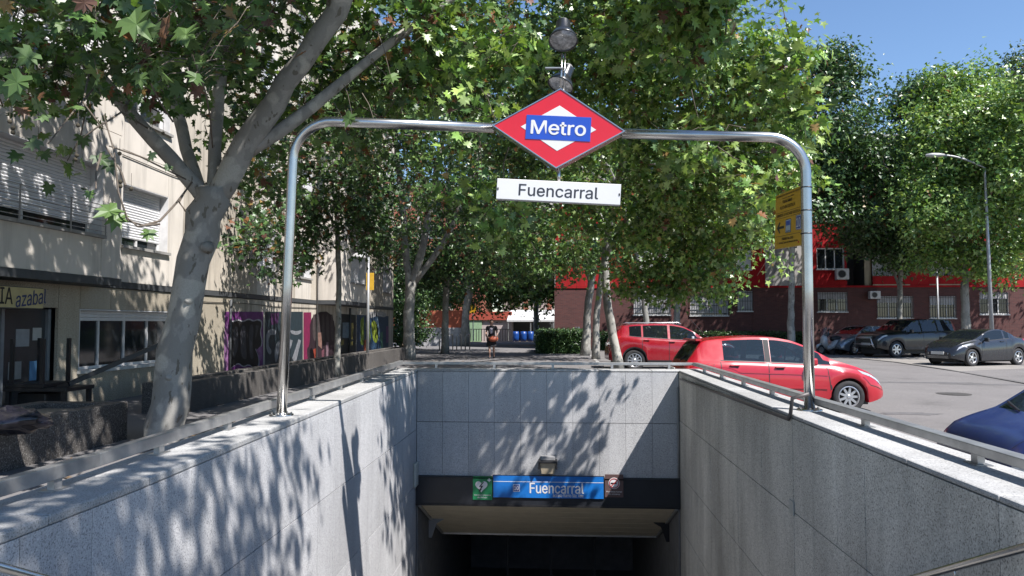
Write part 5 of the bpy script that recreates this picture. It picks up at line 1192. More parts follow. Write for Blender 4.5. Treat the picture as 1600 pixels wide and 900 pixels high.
for i in range(8):
    for k in range(18):
        if i >= 4 and 2 <= k <= 7: continue
        fs.append((i*18+k,(i+1)*18+k,(i+1)*18+(k+1)%18,i*18+(k+1)%18))
b.add(vs, fs).build('hair', HAIR, wv, smooth=True, local=True)
MB().tube([(0,.103,1.60),(0,.128,1.578),(0,.105,1.568)], [.008,.013,.009], 8).build('nose', SKIN, wv, smooth=True, local=True)
for s_ in (-1,1):
    MB().lathe([(0,.008),(.011,.004),(.014,0)], 10, Matrix.Translation((s_*.031,.100,1.603)) @ Matrix.Rotation(R(-90),4,'X')).build('eye', HAIR, wv, smooth=True, local=True)
    MB().tube([(s_*.085,.01,1.61),(s_*.092,.005,1.59),(s_*.085,.012,1.57)], [.012,.014,.008], 8).build('ear', SKIN, wv, smooth=True, local=True)
MB().tube([(-.022,.108,1.547),(0,.114,1.545),(.022,.108,1.547)], .005, 6).build('mouth', plain('lips', (.35,.10,.09), .5), wv, smooth=True, local=True)
for hx, hy, hz, dx in ((-.28,.16,.82,0),(.15,.27,.95,-.5)):
    for k in range(4):
        o_ = (k-1.5)*.018; a = Vector((hx, hy+o_, hz)) if dx == 0 else Vector((hx, hy, hz+o_)); l = (.07,.078,.074,.058)[k]
        d1 = Vector((dx, .25, -.9)) if dx == 0 else Vector((-.8,.25,-.2)); d1.normalize(); d2 = (d1+Vector((0,-.5,-.2) if dx else (.5,0,0))).normalized()
        MB().tube([a, a+d1*l*.55, a+d1*l*.55+d2*l*.5], [.0095,.0085,.006], 6).build('finger', SKIN, wv, smooth=True, local=True)
    MB().tube([(hx+.012,hy+.01,hz+.03),(hx+.04,hy+.03,hz+.0),(hx+.045,hy+.035,hz-.03)], [.011,.010,.007], 6).build('thumb', SKIN, wv, smooth=True, local=True)
for x, y, z, t in ((-.10,-.09,.03,.02),(.06,.25,.022,0)):
    MB().tube([(x,y-.09,z+.02),(x,y,z+.012),(x,y+.10,z+.005)], [.034,.04,.03], 10).build('shoe', TRIM, wv, smooth=True, local=True)
bag = empty('handbag', (q.x-.12, q.y-.22, .80), 'orange-red handbag held by the walking woman', 'handbag')
bx_, by_ = q.x+.10, q.y-.24
MB().tube([(bx_-.20,by_,.84),(bx_-.12,by_,.86),(bx_,by_,.85),(bx_+.14,by_,.87),(bx_+.20,by_,.84)], [.06,.11,.125,.11,.06], 14).build('bag_body', plain('orange_leather', (.42,.10,.05), .5, 0, .2, 8), bag, smooth=True)
MB().tube([(bx_-.14,by_,.93),(bx_-.08,by_-.0,1.0),(bx_+.06,by_,1.02),(bx_+.14,by_,.93)], .012, 6).build('strap', plain('brown_strap', (.12,.05,.03), .6), bag, smooth=True)
# ============================================================ TREES
def tmpl(kind):
    if kind == 'fine': h = [(.06,-.03),(.28,-.15),(.53,.0),(.33,.13),(.64,.38),(.30,.40),(.40,.74),(.15,.62),(0,1.02)]
    elif kind == 'mid': h = [(.05,0),(.42,-.10),(.26,.13),(.60,.42),(.19,.48),(0,1.02)]
    elif kind == 'far': h = [(.42,.12),(.26,.30),(0,1.0)]
    else: h = [(.40,.35),(0,1.0)]
    pts = [(0,0)] + h + [(-x,y) for x,y in reversed(h[:-1])]
    z = [(.10*abs(x) - .12*y*y) for x,y in pts]
    V = [(x,y-.0,zz_) for (x,y),zz_ in zip(pts,z)]
    if kind in ('fine','mid'):
        V.append((0,.35,-.02)); c = len(V)-1; n = len(pts); F_ = [(c,i,(i+1)%n) for i in range(n)]
    else:
        n = len(pts); m = n//2; F_ = [(0,i,i+1) for i in range(1,n-1)]
    return np.array(V, float), np.array(F_, int)
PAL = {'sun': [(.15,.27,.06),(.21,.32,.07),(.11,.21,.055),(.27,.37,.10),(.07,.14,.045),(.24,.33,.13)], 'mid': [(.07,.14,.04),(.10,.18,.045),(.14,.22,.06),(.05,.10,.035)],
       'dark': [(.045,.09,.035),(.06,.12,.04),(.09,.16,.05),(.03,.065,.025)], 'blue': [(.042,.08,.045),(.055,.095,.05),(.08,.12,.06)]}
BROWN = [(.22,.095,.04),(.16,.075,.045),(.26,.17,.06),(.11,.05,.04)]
def leaf_frames(pos, outward, size, g, droop=.5):
    n = len(pos)
    nr = g.normal(size=(n,3))*.75 + np.array([.12,-.15,.75]) + outward*.45; nr /= np.linalg.norm(nr,axis=1)[:,None]
    tip = g.normal(size=(n,3)) + outward*.6 + np.array([0,0,-droop]); tip -= nr*(tip*nr).sum(1)[:,None]; tip /= np.linalg.norm(tip,axis=1)[:,None]
    sd = np.cross(tip, nr); s_ = size*g.uniform(.6,1.25,size=n)
    return sd*s_[:,None], tip*s_[:,None], nr*s_[:,None]
def leaf_mesh(name, pos, outward, size, kind, pal, g, brown=.03, droop=.5, warm=None):
    V, F_ = tmpl(kind); n = len(pos); k = len(V); m = len(F_)
    sd, tp, nr = leaf_frames(pos, outward, size, g, droop)
    vs = pos[:,None,:] + V[None,:,0,None]*sd[:,None,:] + V[None,:,1,None]*tp[:,None,:] + V[None,:,2,None]*nr[:,None,:]*g.uniform(.3,2.2,size=(n,1,1))
    fs = (F_[None,:,:] + (np.arange(n)*k)[:,None,None]).reshape(-1)
    me = bpy.data.meshes.new(name); me.vertices.add(n*k); me.vertices.foreach_set('co', vs.reshape(-1))
    me.loops.add(n*m*3); me.loops.foreach_set('vertex_index', fs); me.polygons.add(n*m); me.polygons.foreach_set('loop_start', np.arange(n*m)*3)
    me.update(calc_edges=True)
    P_ = np.array(PAL[pal]); c = P_[g.integers(len(P_), size=n)]*g.uniform(.75,1.25,size=(n,1))
    br = g.random(n) < brown; c[br] = np.array(BROWN)[g.integers(len(BROWN), size=br.sum())]
    c = c*(.78+.5*g.random((n,1))**2)
    a = me.attributes.new('leafcol', 'FLOAT_COLOR', 'POINT'); cc = np.ones((n,k,4)); cc[:,:,:3] = c[:,None,:]
    a.data.foreach_set('color', cc.reshape(-1)); me.materials.append(LEAF); return me
NTRI = 0
D_LIMB = None
GAPS = None
def near_limb(p, L=None):
    px, py = proj(p)
    for (ax, ay), (bx2, by2), w_ in (L or D_LIMB):
        t = max(0, min(1, ((px-ax)*(bx2-ax)+(py-ay)*(by2-ay))/((bx2-ax)**2+(by2-ay)**2)))
        if math.hypot(px-ax-t*(bx2-ax), py-ay-t*(by2-ay)) < w_: return True
    return False
def crown(root, blobs, size=.17, kind='mid', pal='mid', seed=1, brown=.03, per=34, dens=1.0, sig=.24, skel=None, twigs=True, twr=.011, name='crown', keep=None, shell=.75, maxl=3.5):
    """blobs: (centre Vector, rx, ry, rz, clumps)"""
    global NTRI
    g = np.random.default_rng(seed); ps = []; ow = []; tw = MB(); todo = []
    for c, rx, ry, rz, nc in blobs:
        nc = int(nc*dens); d = g.normal(size=(nc,3)); d /= np.linalg.norm(d,axis=1)[:,None]; rr = g.random(nc)**(1/(3*shell))
        cc = np.array(c)[None,:] + d*rr[:,None]*np.array([rx,ry,rz])*g.uniform(.85,1.12,size=(nc,1))
        for i in range(nc):
            if keep is not None and not keep(cc[i]): continue
            if GAPS and cc[i][1] < 29.5 and g.random() < .8 and near_limb(cc[i], GAPS): continue
            if D_LIMB is not None and cc[i][1] < 10.2 and near_limb(cc[i]): continue
            m = int(per*g.uniform(.5,1.5)); a = d[i]*.5 + g.normal(size=3)*.5; a /= np.linalg.norm(a)
            t = g.uniform(-1,1,size=(m,1))*sig*1.7
            p = cc[i] + a*t + g.normal(size=(m,3))*sig*np.array([1,1,.65]); ps.append(p); ow.append(np.repeat(d[i][None,:], m, 0))
            if twigs and skel is not None:
                todo.append(cc[i]+a*sig*.5)
    if todo:
        nodes_ = np.array(skel); td = np.array(todo); dd = ((td[:,None,:]-nodes_[None,:,:])**2).sum(2).min(1)
        for e_ in td[np.argsort(dd)]:
            q2 = ((nodes_-e_)**2).sum(1); s_ = Vector(nodes_[np.argmin(q2)]); e_ = Vector(e_); L_ = (e_-s_).length
            if L_ < maxl:
                m_ = s_.lerp(e_,.5)+Vector(g.normal(size=3))*L_*.12+Vector((0,0,.08*L_)); r0_ = min(.028, twr*(.5+L_*.6))
                tw.tube([s_, m_, e_], [r0_, r0_*.75, r0_*.5], 4, cap=False)
                a_ = Vector(g.normal(size=3))*.25; tw.tube([m_, m_+a_*.6+Vector((0,0,-.05)), m_+a_*1.3+Vector((0,0,-.16))], [r0_*.5, r0_*.35, r0_*.2], 3, cap=False)
                nodes_ = np.concatenate([nodes_, np.array([tuple(m_), tuple(e_)])])
    ps = np.concatenate(ps); ow = np.concatenate(ow)
    me = leaf_mesh(name, ps, ow, size, kind, pal, g, brown); NTRI += len(me.polygons)
    o = link_mesh(name, me, None); o.parent = root
    # place in parent space
    me.transform(wmat(root).inverted()); o['kind'] = 'stuff'
    if tw.v: t = tw.build('twigs', TWIG, root, smooth=True); t['kind'] = 'stuff'
    return o
def wood(root, limbs, mat=BARK, n=12, wob=.03):
    """limbs: list of lists of (Vector, radius); resampled and slightly crooked"""
    sk = []
    for k, l in enumerate(limbs):
        pts = []; rad = []
        for (a, ra), (c, rc) in zip(l, l[1:]):
            m = max(2, int((c-a).length/.35))
            for i in range(m): pts.append(a.lerp(c, i/m)); rad.append(ra+(rc-ra)*i/m)
        pts.append(l[-1][0]); rad.append(l[-1][1])
        for _ in range(3): pts = [pts[0]] + [(pts[i-1]+pts[i]*2+pts[i+1])/4 for i in range(1,len(pts)-1)] + [pts[-1]]
        jt = [Vector((random.gauss(0,1),random.gauss(0,1),0))*r_*.10 for r_ in rad]; jt[0] = Vector((0,0,0)); pts = [p+j for p, j in zip(pts, jt)]
        MB().tube(pts, rad, n, wob=wob).build('trunk' if k == 0 else 'limb', mat, root, smooth=True)
        sk += [tuple(p) for p in (pts if k else pts[len(pts)//2:])]
    return np.array(sk)
def V_(px, py, D): return P(px, py, D)
# ---- the big plane tree on the left ------------------------------------
DT = 9.5
base = PZ(252,692,0); base.y = DT; base.x = P(252,692,DT).x
T1 = empty('plane_tree', (base.x, DT, 0), 'big pale-barked plane tree leaning up from behind the left guard rail', 'tree')
limbs = [[(V_(252,712,DT),.31),(V_(256,672,DT),.25),(V_(266,600,DT),.228),(V_(285,500,DT),.212),(V_(305,400,DT),.208),(V_(322,330,DT),.225),(V_(332,290,DT),.21)],
    [(V_(330,320,DT),.15),(V_(365,255,DT),.17),(V_(405,195,DT-.1),.155),(V_(445,132,DT-.3),.138),(V_(500,60,DT-.5),.132),(V_(548,-20,DT-.6),.125),(V_(590,-140,DT-.8),.11),(V_(660,-260,DT-1.2),.08)],
    [(V_(385,238,DT),.10),(V_(430,212,DT),.095),(V_(490,165,DT+.1),.078),(V_(555,112,DT+.2),.066),(V_(615,60,DT+.3),.058),(V_(680,20,DT+.4),.045),(V_(760,-40,DT+.3),.035)],
    [(V_(328,320,DT),.12),(V_(292,270,DT-.1),.10),(V_(240,222,DT-.3),.09),(V_(190,160,DT-.6),.082),(V_(135,100,DT-.9),.08),(V_(95,45,DT-1.2),.075),(V_(50,0,DT-1.5),.065),(V_(-30,-60,DT-1.9),.05)],
    [(V_(334,305,DT),.10),(V_(333,230,DT+.1),.085),(V_(341,150,DT+.2),.08),(V_(354,78,DT+.3),.07),(V_(330,30,DT+.2),.05),(V_(290,-40,DT),.04)],
    [(V_(354,80,DT+.3),.06),(V_(385,50,DT+.3),.05),(V_(420,-10,DT+.2),.04)],
    [(V_(312,300,DT+.1),.09),(V_(290,235,DT+.3),.085),(V_(275,165,DT+.5),.08),(V_(265,100,DT+.7),.07),(V_(235,20,DT+.8),.05)],
    [(V_(520,10,DT-.5),.09),(Vector((-1.9,7.2,6.6)),.09),(Vector((-.3,5.0,7.6)),.08),(Vector((1.2,2.6,7.9)),.06),(Vector((1.6,.6,7.8)),.04)],
    [(V_(540,-25,DT-.6),.09),(Vector((-1.2,8.8,7.3)),.08),(Vector((.8,9.1,7.9)),.07),(Vector((2.2,9.4,7.8)),.05)]]
sk1 = wood(T1, limbs, n=18, wob=.035)
# knots on the trunk
for px, py, r_ in ((300,345,.075),(318,385,.06),(292,470,.05),(262,590,.05)):
    c = V_(px,py,DT-.20); MB().tube([c+Vector((0,.12,0)), c+Vector((0,.02,0)), c+Vector((.0,-.03,0))], [r_*1.5,r_,r_*.3], 12).build('knot', BARK, T1, smooth=True)
D_LIMB = [((335,330),(420,178),75),((420,178),(470,100),72),((470,100),(550,-20),66),((440,205),(610,60),46),((300,270),(190,160),30),((340,290),(345,120),26),((250,700),(335,300),70)]
def B(px, py, D, rx, ry, rz, n): return (P(px,py,D), rx, ry, rz, n)
crown(T1, [B(60,120,7.6,1.0,1.0,.95,16), B(200,60,7.4,1.2,1.1,.8,26), B(330,60,8.6,1.4,1.2,.8,34), B(120,10,6.4,.9,.8,.5,16), B(420,60,9.6,1.3,1.3,.9,46), B(560,50,10.4,1.6,1.3,1.2,56), B(400,150,10.6,.8,1.0,.9,22),B(560,150,11.5,1.3,1.4,1.0,50),B(700,40,10.6,1.2,1.2,1.0,40),B(375,190,12.5,.9,.9,1.0,26),B(300,60,12,1.2,1,1,26),B(440,275,14,.9,.9,.9,22),B(240,130,12,.6,.8,.5,8)],
      size=.14, kind='fine', pal='mid', seed=11, brown=.08, per=18, sig=.19, skel=sk1)
# overhead part of the crown, above the frame
crown(T1, [(Vector((-3.6,6.0,7.4)),2.2,2.6,1.5,85),(Vector((1.7,1.7,7.2)),1.3,2.5,.8,62),(Vector((-2.0,7.4,7.2)),1.3,1.3,.7,56),(Vector((-3.4,8.2,8.6)),2.0,2.0,.8,60),(Vector((2.3,9.5,7.1)),1.7,1.6,.8,74),(Vector((-5.6,9,8.2)),2.6,2.6,1.7,120),(Vector((-6.6,5,7.2)),2.0,2.6,1.3,55),(Vector((-3.5,11.5,8.8)),2.6,2.2,1.6,90)], size=.18, kind='mid', pal='mid', seed=12, per=26, sig=.28, skel=sk1,
      keep=lambda p: p[2] > 1.55+.48*p[1]+.25)
# sprays of the same crown hanging into the top of the picture
sprays = [B(1215,110,9.9,.45,.5,.55,13),B(1105,45,10.2,.6,.6,.5,20),B(1250,190,10,.28,.3,.30,6),B(1060,20,10.5,.9,.8,.5,26),B(980,60,11,.8,.8,.6,22),B(735,150,9.6,.25,.3,.7,5),B(720,290,10,.28,.3,.3,5),B(795,335,10.5,.35,.3,.3,6),B(800,90,10,.5,.5,.5,12),B(650,60,10,.6,.6,.5,14),B(1165,300,11.5,.4,.4,.5,8),B(1080,260,12,.7,.6,.6,18)]
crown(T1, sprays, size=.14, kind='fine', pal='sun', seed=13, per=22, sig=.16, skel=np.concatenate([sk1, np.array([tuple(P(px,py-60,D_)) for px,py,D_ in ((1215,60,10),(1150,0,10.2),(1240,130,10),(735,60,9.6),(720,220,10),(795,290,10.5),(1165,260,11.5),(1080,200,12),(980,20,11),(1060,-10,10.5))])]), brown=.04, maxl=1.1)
# single leaves nearest the camera
def clear_px(px, py):
    p = P(px, py, 8); return not near_limb(p)
lm = []
for kd_ in range(3):
    V, F_ = tmpl('fine'); V = V.copy(); V[:,2] *= (1.0, 2.2, -1.5)[kd_]; V[:,2] += .06*np.sin(V[:,0]*7+kd_)
    me = bpy.data.meshes.new('leaf'); me.from_pydata([tuple(v) for v in V], [], [tuple(f) for f in F_]); me.materials.append(LEAF_ONE); lm.append(me)
spots = [(168,330,5.6,.20,'g'),(180,345,5.7,.17,'g'),(232,368,5.8,.12,'g'),(160,250,6.0,.15,'g'),(172,262,6.1,.12,'g'),(236,245,6.4,.10,'g'),(262,262,6.5,.08,'g'),(140,305,5.9,.09,'g'),(50,225,6.0,.14,'g'),(258,40,5.4,.20,'b'),(215,40,5.3,.26,'g'),(240,55,5.5,.24,'g'),(290,55,5.6,.22,'g'),(255,60,5.6,.14,'b'),(225,55,5.4,.15,'g'),(130,5,5.2,.16,'b'),(60,165,5.6,.18,'g'),(115,170,5.7,.14,'g'),(25,130,5.3,.20,'g'),(40,90,5.6,.18,'g'),(60,155,5.9,.12,'b'),(55,60,6,.14,'g'),(10,10,5.5,.12,'b'),(208,110,6,.14,'g'),(220,125,6,.13,'g'),(35,175,5.8,.11,'b'),(65,185,5.8,.12,'g'),(95,40,6,.13,'g'),(120,45,6,.11,'g')]
g_ = np.random.default_rng(5); 
for k in range(210):
    px = g_.uniform(0,640); py = g_.uniform(-5,150)*(1.0 if px < 330 else 1.5); clear_px(px, py) and spots.append((px, py, g_.uniform(6.2,8.8), g_.uniform(.12,.18), 'b' if g_.random() < .13 else 'g'))
T1inv = wmat(T1).inverted()
stem = MB()
for k, (px, py, D, s_, c_) in enumerate(spots):
    o = bpy.data.objects.new('leaf', lm[k%3]); COL.objects.link(o); o.parent = T1
    nn_ = Vector((g_.normal()*.5, -.9 if k < 28 else g_.normal()*.7-.3, .35+g_.normal()*.3)).normalized(); tp = Vector((g_.normal()*.5, g_.normal()*.2, -1)); tp = (tp-nn_*tp.dot(nn_)).normalized(); sd = tp.cross(nn_)
    Mo = Matrix((sd*s_, tp*s_, nn_*s_)).transposed().to_4x4(); Mo.translation = P(px,py,D)-tp*s_*.4; o.matrix_local = T1inv @ Mo
    if c_ == 'b': cc_ = BROWN[k%4]
    else: cc_ = random.choice([(.05,.10,.035),(.07,.14,.04),(.10,.18,.05),(.045,.09,.04)])
    o.color = (*cc_, 1)
    if k > 28:
        p0_ = P(px,py,D)-tp*s_*.4; s0_ = Vector(sk1[np.argmin(((sk1-np.array(p0_))**2).sum(1))]); q0 = p0_+(s0_-p0_).normalized()*min(.5,(s0_-p0_).length)+Vector((0,0,.12)); stem.tube([p0_, p0_.lerp(q0,.5)+Vector((0,0,.05)), q0], [.003,.005,.007], 3, cap=False)
for l in ([(162,180,5.9),(178,235,5.8),(185,300,5.7),(200,345,5.7),(225,352,5.8),(250,345,5.9),(275,318,7),(300,285,9.3)],[(165,228,5.9),(190,270,5.8),(196,290,5.8)],[(150,295,5.7),(150,270,5.8),(158,240,5.9)],[(200,341,5.7),(215,354,5.7),(250,350,5.8)],[(160,200,6),(130,160,6.2),(140,110,7),(180,95,8)],[(298,285,9.3),(280,316,7.2),(290,330,7.3)],[(130,215,6),(150,200,6),(175,185,6.1),(190,175,7),(230,200,9)],[(170,228,6),(220,245,6.2),(290,280,8.8)],[(300,85,6.5),(320,140,6.8),(328,180,7.5),(332,230,9.4)],[(75,225,6),(110,180,6.2),(145,140,7),(200,165,9)],[(235,130,6),(250,160,6.5),(270,190,8)]):
    pts = [P(*q) for q in l]; stem.tube(pts, [.006+.007*i/len(pts) for i in range(len(pts))], 5, cap=False)
for px, py, D in ((122,196,6),(187,240,6),(188,284,5.8),(188,291,5.8),(205,295,5.8),(120,243,5.9),(118,249,5.9),(255,208,7),(15,190,5.6),(20,200,5.6),(20,207,5.6)):
    c = P(px,py,D); stem.tube([c+Vector((0,0,.13)), c], .002, 3, cap=False)
    MB().lathe([(0,-.018),(.012,-.014),(.018,0),(.012,.014),(0,.018)], 10, Matrix.Translation(c)).build('seed_ball', plain('seed_ball', (.06,.05,.03), .9), T1, smooth=True)
t = stem.build('twigs', TWIG, T1, smooth=True); t['kind'] = 'stuff'
D_LIMB = None
GAPS = [((638,562),(640,445),24),((640,445),(616,215),24),((652,437),(700,190),24),((672,410),(745,250),20),((530,440),(526,300),16),((944,440),(948,380),18),((970,330),(1010,290),12)]
# ---- trees along the promenade ------------------------------------------
def tree(label, D, trunk, limbs=(), blobs=(), mat=BARK, name='plane_tree', group='plane trees along the promenade', keep=None, **kw):
    p0 = trunk[0]; b0 = P(p0[0], p0[1], D); root = empty(name, (b0.x, D, 0), label, 'tree', group)
    def conv(l): return [(P(q[0], q[1], q[3] if len(q) > 3 else D), q[2]) for q in l]
    tl = conv(trunk); tl[0] = (Vector((tl[0][0].x, tl[0][0].y, -.02)), tl[0][1]*1.25); 
    sk = wood(root, [tl]+[conv(l) for l in limbs], mat, n=12)
    if blobs: crown(root, [B(*q) for q in blobs], skel=sk, keep=keep, **kw)
    return root, sk
# slim tree at the planter, D 21
tree('slim plane tree growing from the pavement edge beside the long planter', 21, [(525,590,.095),(528,520,.085),(530,440,.08),(527,360,.07),(524,300,.06),(520,230,.05)],
     [[(527,360,.05),(495,300,.04),(470,250,.03)],[(528,330,.05),(560,280,.04),(600,230,.03)]],
     [(480,330,20,1.8,1.6,1.5,50),(560,330,20,1.6,1.6,1.5,46),(420,380,18,1.0,1.3,.9,18),(500,220,20,2.4,2.0,1.6,66),(620,300,21,1.6,1.6,1.5,50),(590,370,21,1.0,1.2,.6,14),(470,395,20,.7,1.0,.5,10)], size=.145, kind='mid', pal='dark', seed=21, brown=.10, per=36, sig=.21)
# forked tree, D 31
tree('tall brownish plane tree forking low, left of the promenade', 31, [(638,562,.25),(638,520,.235),(640,470,.225),(643,440,.22)],
     [[(640,455,.17),(634,400,.15),(630,330,.14),(622,260,.12),(616,190,.10),(600,80,.07)],[(643,450,.18),(655,410,.17),(668,350,.15),(683,260,.13),(697,190,.11),(720,60,.08)],[(648,440,.14),(672,410,.13),(700,370,.12),(728,300,.10),(750,240,.08)]],
     [(640,230,29,3.6,3.4,2.8,120),(720,160,28,3.4,3.0,2.8,120),(560,140,28,3.0,3.0,2.8,90),(760,330,29,2.0,2.2,1.4,50),(600,340,28,1.8,2,1.2,30)], size=.17, kind='mid', pal='dark', seed=22, brown=.05, per=42, sig=.30)
tree('straight plane tree just right of the forked one', 37.5, [(695,552,.19),(696,500,.165),(698,430,.155),(700,340,.14),(704,240,.11)], [[(699,380,.08),(670,300,.06),(650,240,.04)],[(699,350,.08),(730,280,.06),(760,220,.04)]],
     [(700,310,36,3.2,3,2.6,90),(760,250,36,3.4,3,3,90),(640,400,36,1.2,1.5,.8,14),(730,400,36,2.4,1.8,1.1,50),(670,420,38,1.6,1.6,1.4,36),(780,410,40,2.6,2,1.3,60)], size=.22, kind='far', pal='dark', seed=23, per=44, sig=.42)
tree('far leaning plane tree beside the yellow street sign', 50, [(726,540,.32),(727,505,.26),(732,460,.24),(741,420,.22),(752,370,.16)], [[(732,455,.15),(720,430,.12),(705,400,.08)],[(742,420,.14),(770,390,.1),(800,370,.07)]],
     [(760,380,50,4.2,3,3,90),(700,420,50,2.5,2.5,1.6,30),(820,410,52,3.0,2.5,2.0,60),(770,450,52,3.0,2,1.3,60),(690,465,54,2.6,2,1.2,50),(850,440,50,2.2,2,1.4,50)], size=.26, kind='far', pal='mid', seed=24, per=46, sig=.5)
tree('distant plane tree over the white marquee', 58, [(838,500,.2),(838,470,.18),(840,430,.15)], [], [(830,430,56,3.6,3,2.0,70),(850,380,55,3.8,3,2.6,80),(790,450,60,2.0,2,1.4,24),(795,350,54,3.5,3,3,70)], size=.26, kind='far', pal='mid', seed=25, per=46, sig=.5)
# right-hand pair
tree('thick plane tree trunk left of the pair beside the black scooter', 35.6, [(914,555,.21),(917,510,.18),(921,460,.175),(927,415,.16),(938,350,.13),(950,280,.10)], [[(922,440,.10),(905,390,.08),(890,340,.05)]],
     [(880,330,34,3.0,2.6,3.0,90),(950,270,33,3.2,2.8,3.2,110),(840,420,35,1.6,1.6,1.1,24)], size=.20, kind='mid', pal='mid', seed=26, per=34, sig=.4)
tree('slender speckled plane tree touching the thicker trunk by the black scooter', 32, [(931,561,.16),(930,515,.14),(934,470,.135),(941,430,.13),(950,360,.10),(955,300,.08)], [],
     [(960,390,30,1.8,1.8,1.4,36),(900,250,30,3.0,2.6,2.6,80)], size=.19, kind='mid', pal='mid', seed=27, per=30, sig=.36)
KS = None
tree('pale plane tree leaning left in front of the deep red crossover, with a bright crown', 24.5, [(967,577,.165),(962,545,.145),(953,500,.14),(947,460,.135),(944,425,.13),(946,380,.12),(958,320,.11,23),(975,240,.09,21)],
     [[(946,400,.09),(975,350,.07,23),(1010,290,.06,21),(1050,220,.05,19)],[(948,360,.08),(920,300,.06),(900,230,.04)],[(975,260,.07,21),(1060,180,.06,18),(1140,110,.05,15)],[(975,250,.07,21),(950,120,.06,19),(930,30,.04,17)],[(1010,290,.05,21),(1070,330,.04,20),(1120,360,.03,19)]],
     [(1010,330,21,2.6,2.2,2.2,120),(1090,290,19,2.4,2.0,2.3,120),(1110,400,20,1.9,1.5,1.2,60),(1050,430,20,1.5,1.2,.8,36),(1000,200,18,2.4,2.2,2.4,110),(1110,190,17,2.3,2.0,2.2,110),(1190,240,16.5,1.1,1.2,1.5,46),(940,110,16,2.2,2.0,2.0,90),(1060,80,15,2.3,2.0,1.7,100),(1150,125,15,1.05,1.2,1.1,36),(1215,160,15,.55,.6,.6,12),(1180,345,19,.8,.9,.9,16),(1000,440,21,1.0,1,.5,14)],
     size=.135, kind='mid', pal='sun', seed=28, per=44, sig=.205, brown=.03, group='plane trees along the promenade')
# near overhanging foliage from a tree whose trunk is hidden: centre top
tree('plane tree behind the deep red crossover, its crown behind the metro sign', 29, [(1012,562,.12),(1010,500,.11),(1004,440,.10),(990,370,.09),(960,280,.08),(900,180,.07,24),(860,90,.06,20)],
     [[(960,290,.06),(850,230,.05,24),(740,130,.04,18)],[(960,290,.06),(860,320,.05,26),(780,340,.04,24)],[(900,180,.06,24),(880,60,.05,18)]],
     [(820,330,24,1.8,1.8,1.8,60),(760,200,19,2.2,2.0,2.0,90),(700,300,21,1.9,1.8,1.8,70),(860,220,20,2.0,1.8,2.0,80),(840,60,15,2.0,1.8,1.6,80),(700,80,15,2.0,1.8,1.8,84),(790,400,25,1.6,1.6,1.1,34),(900,400,25,1.3,1.3,1.2,30),(620,200,18,1.6,1.6,1.8,56),(960,20,13.5,1.6,1.4,.9,46),(1040,0,13.2,1.25,1.2,.7,34)],
     size=.14, kind='mid', pal='mid', seed=29, per=36, sig=.205, brown=.05)
# ---- right-hand trees by the brick building -----------------------------
tree('plane tree seen just left of the right arch leg, before the cream wall strip', 37, [(1235,528,.17),(1236,480,.15),(1237,430,.14),(1238,380,.12),(1246,300,.10)], [[(1238,400,.08),(1215,350,.06),(1190,300,.04)],[(1239,380,.08),(1275,320,.06),(1310,260,.04)]],
     [(1290,200,36,3.0,2.6,3.2,110),(1320,260,36,2.4,2.4,2.2,80),(1240,260,36,2.4,2.2,2.2,70),(1290,120,36,1.7,1.7,1.5,36),(1345,240,36,1.5,1.6,1.5,34),(1330,330,36,2.0,1.8,1.2,40),(1290,330,35,1.2,1.2,.8,16),(1290,250,41,2.6,1.4,2.4,70),(1350,350,41,1.8,1.4,1.5,40),(1305,115,36,1.0,1.2,1.2,26),(1230,340,36,1.2,1.2,1.0,18)], size=.20, kind='far', pal='dark', seed=31, per=62, sig=.36, brown=.01, group='plane trees by the red block')
tree('plane tree standing behind the black off-road car', 38.5, [(1404,530,.15),(1405,490,.13),(1406,440,.12),(1410,380,.10),(1420,320,.08)], [[(1406,450,.07),(1390,410,.05),(1375,370,.04)],[(1408,400,.06),(1440,350,.05),(1460,310,.03)]],
     [(1462,220,38,2.3,2.4,2.6,90),(1432,150,38,1.1,1.5,1.2,28),(1405,290,38,1.7,2,1.5,46),(1380,370,38,1.9,1.6,1.2,46),(1430,400,39,2.0,1.6,.9,34),(1450,350,38,2.0,1.8,1.2,44),(1400,400,38,1.2,1.2,.8,14),(1460,160,38,1.8,1.6,1.5,44),(1440,280,41.5,2.8,1.4,2.4,80),(1530,300,41.5,2.8,1.4,2.4,70)], size=.20, kind='far', pal='dark', seed=32, per=62, sig=.36, brown=.01, group='plane trees by the red block')
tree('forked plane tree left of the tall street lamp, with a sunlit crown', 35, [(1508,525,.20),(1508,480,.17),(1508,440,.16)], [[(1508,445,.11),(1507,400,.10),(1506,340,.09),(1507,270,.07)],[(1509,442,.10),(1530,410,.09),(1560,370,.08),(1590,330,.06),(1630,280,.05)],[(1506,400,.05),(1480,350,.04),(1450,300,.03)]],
     [(1500,200,34,2.6,2.4,2.0,100),(1480,270,34,2.2,2.2,1.6,70),(1560,270,34,2.4,2.2,2.4,90),(1540,180,34,2.0,2,1.3,56),(1500,135,36,2.2,1.8,1.2,56),(1450,330,33,1.4,1.4,1.2,30),(1480,330,33,1.9,1.6,1.0,46),(1590,340,34,2.0,1.8,1.6,50),(1440,300,34,1.6,1.6,1.0,30),(1560,400,34,1.6,1.4,1.0,34),(1480,390,35,1.8,1.4,.9,36),(1600,420,36,1.6,1.4,.9,24),(1600,230,31,1.8,1.6,1.8,50),(1660,150,31,2.4,1.8,2.4,60)], size=.19, kind='far', pal='sun', seed=33, per=60, sig=.34, brown=.01, group='plane trees by the red block')
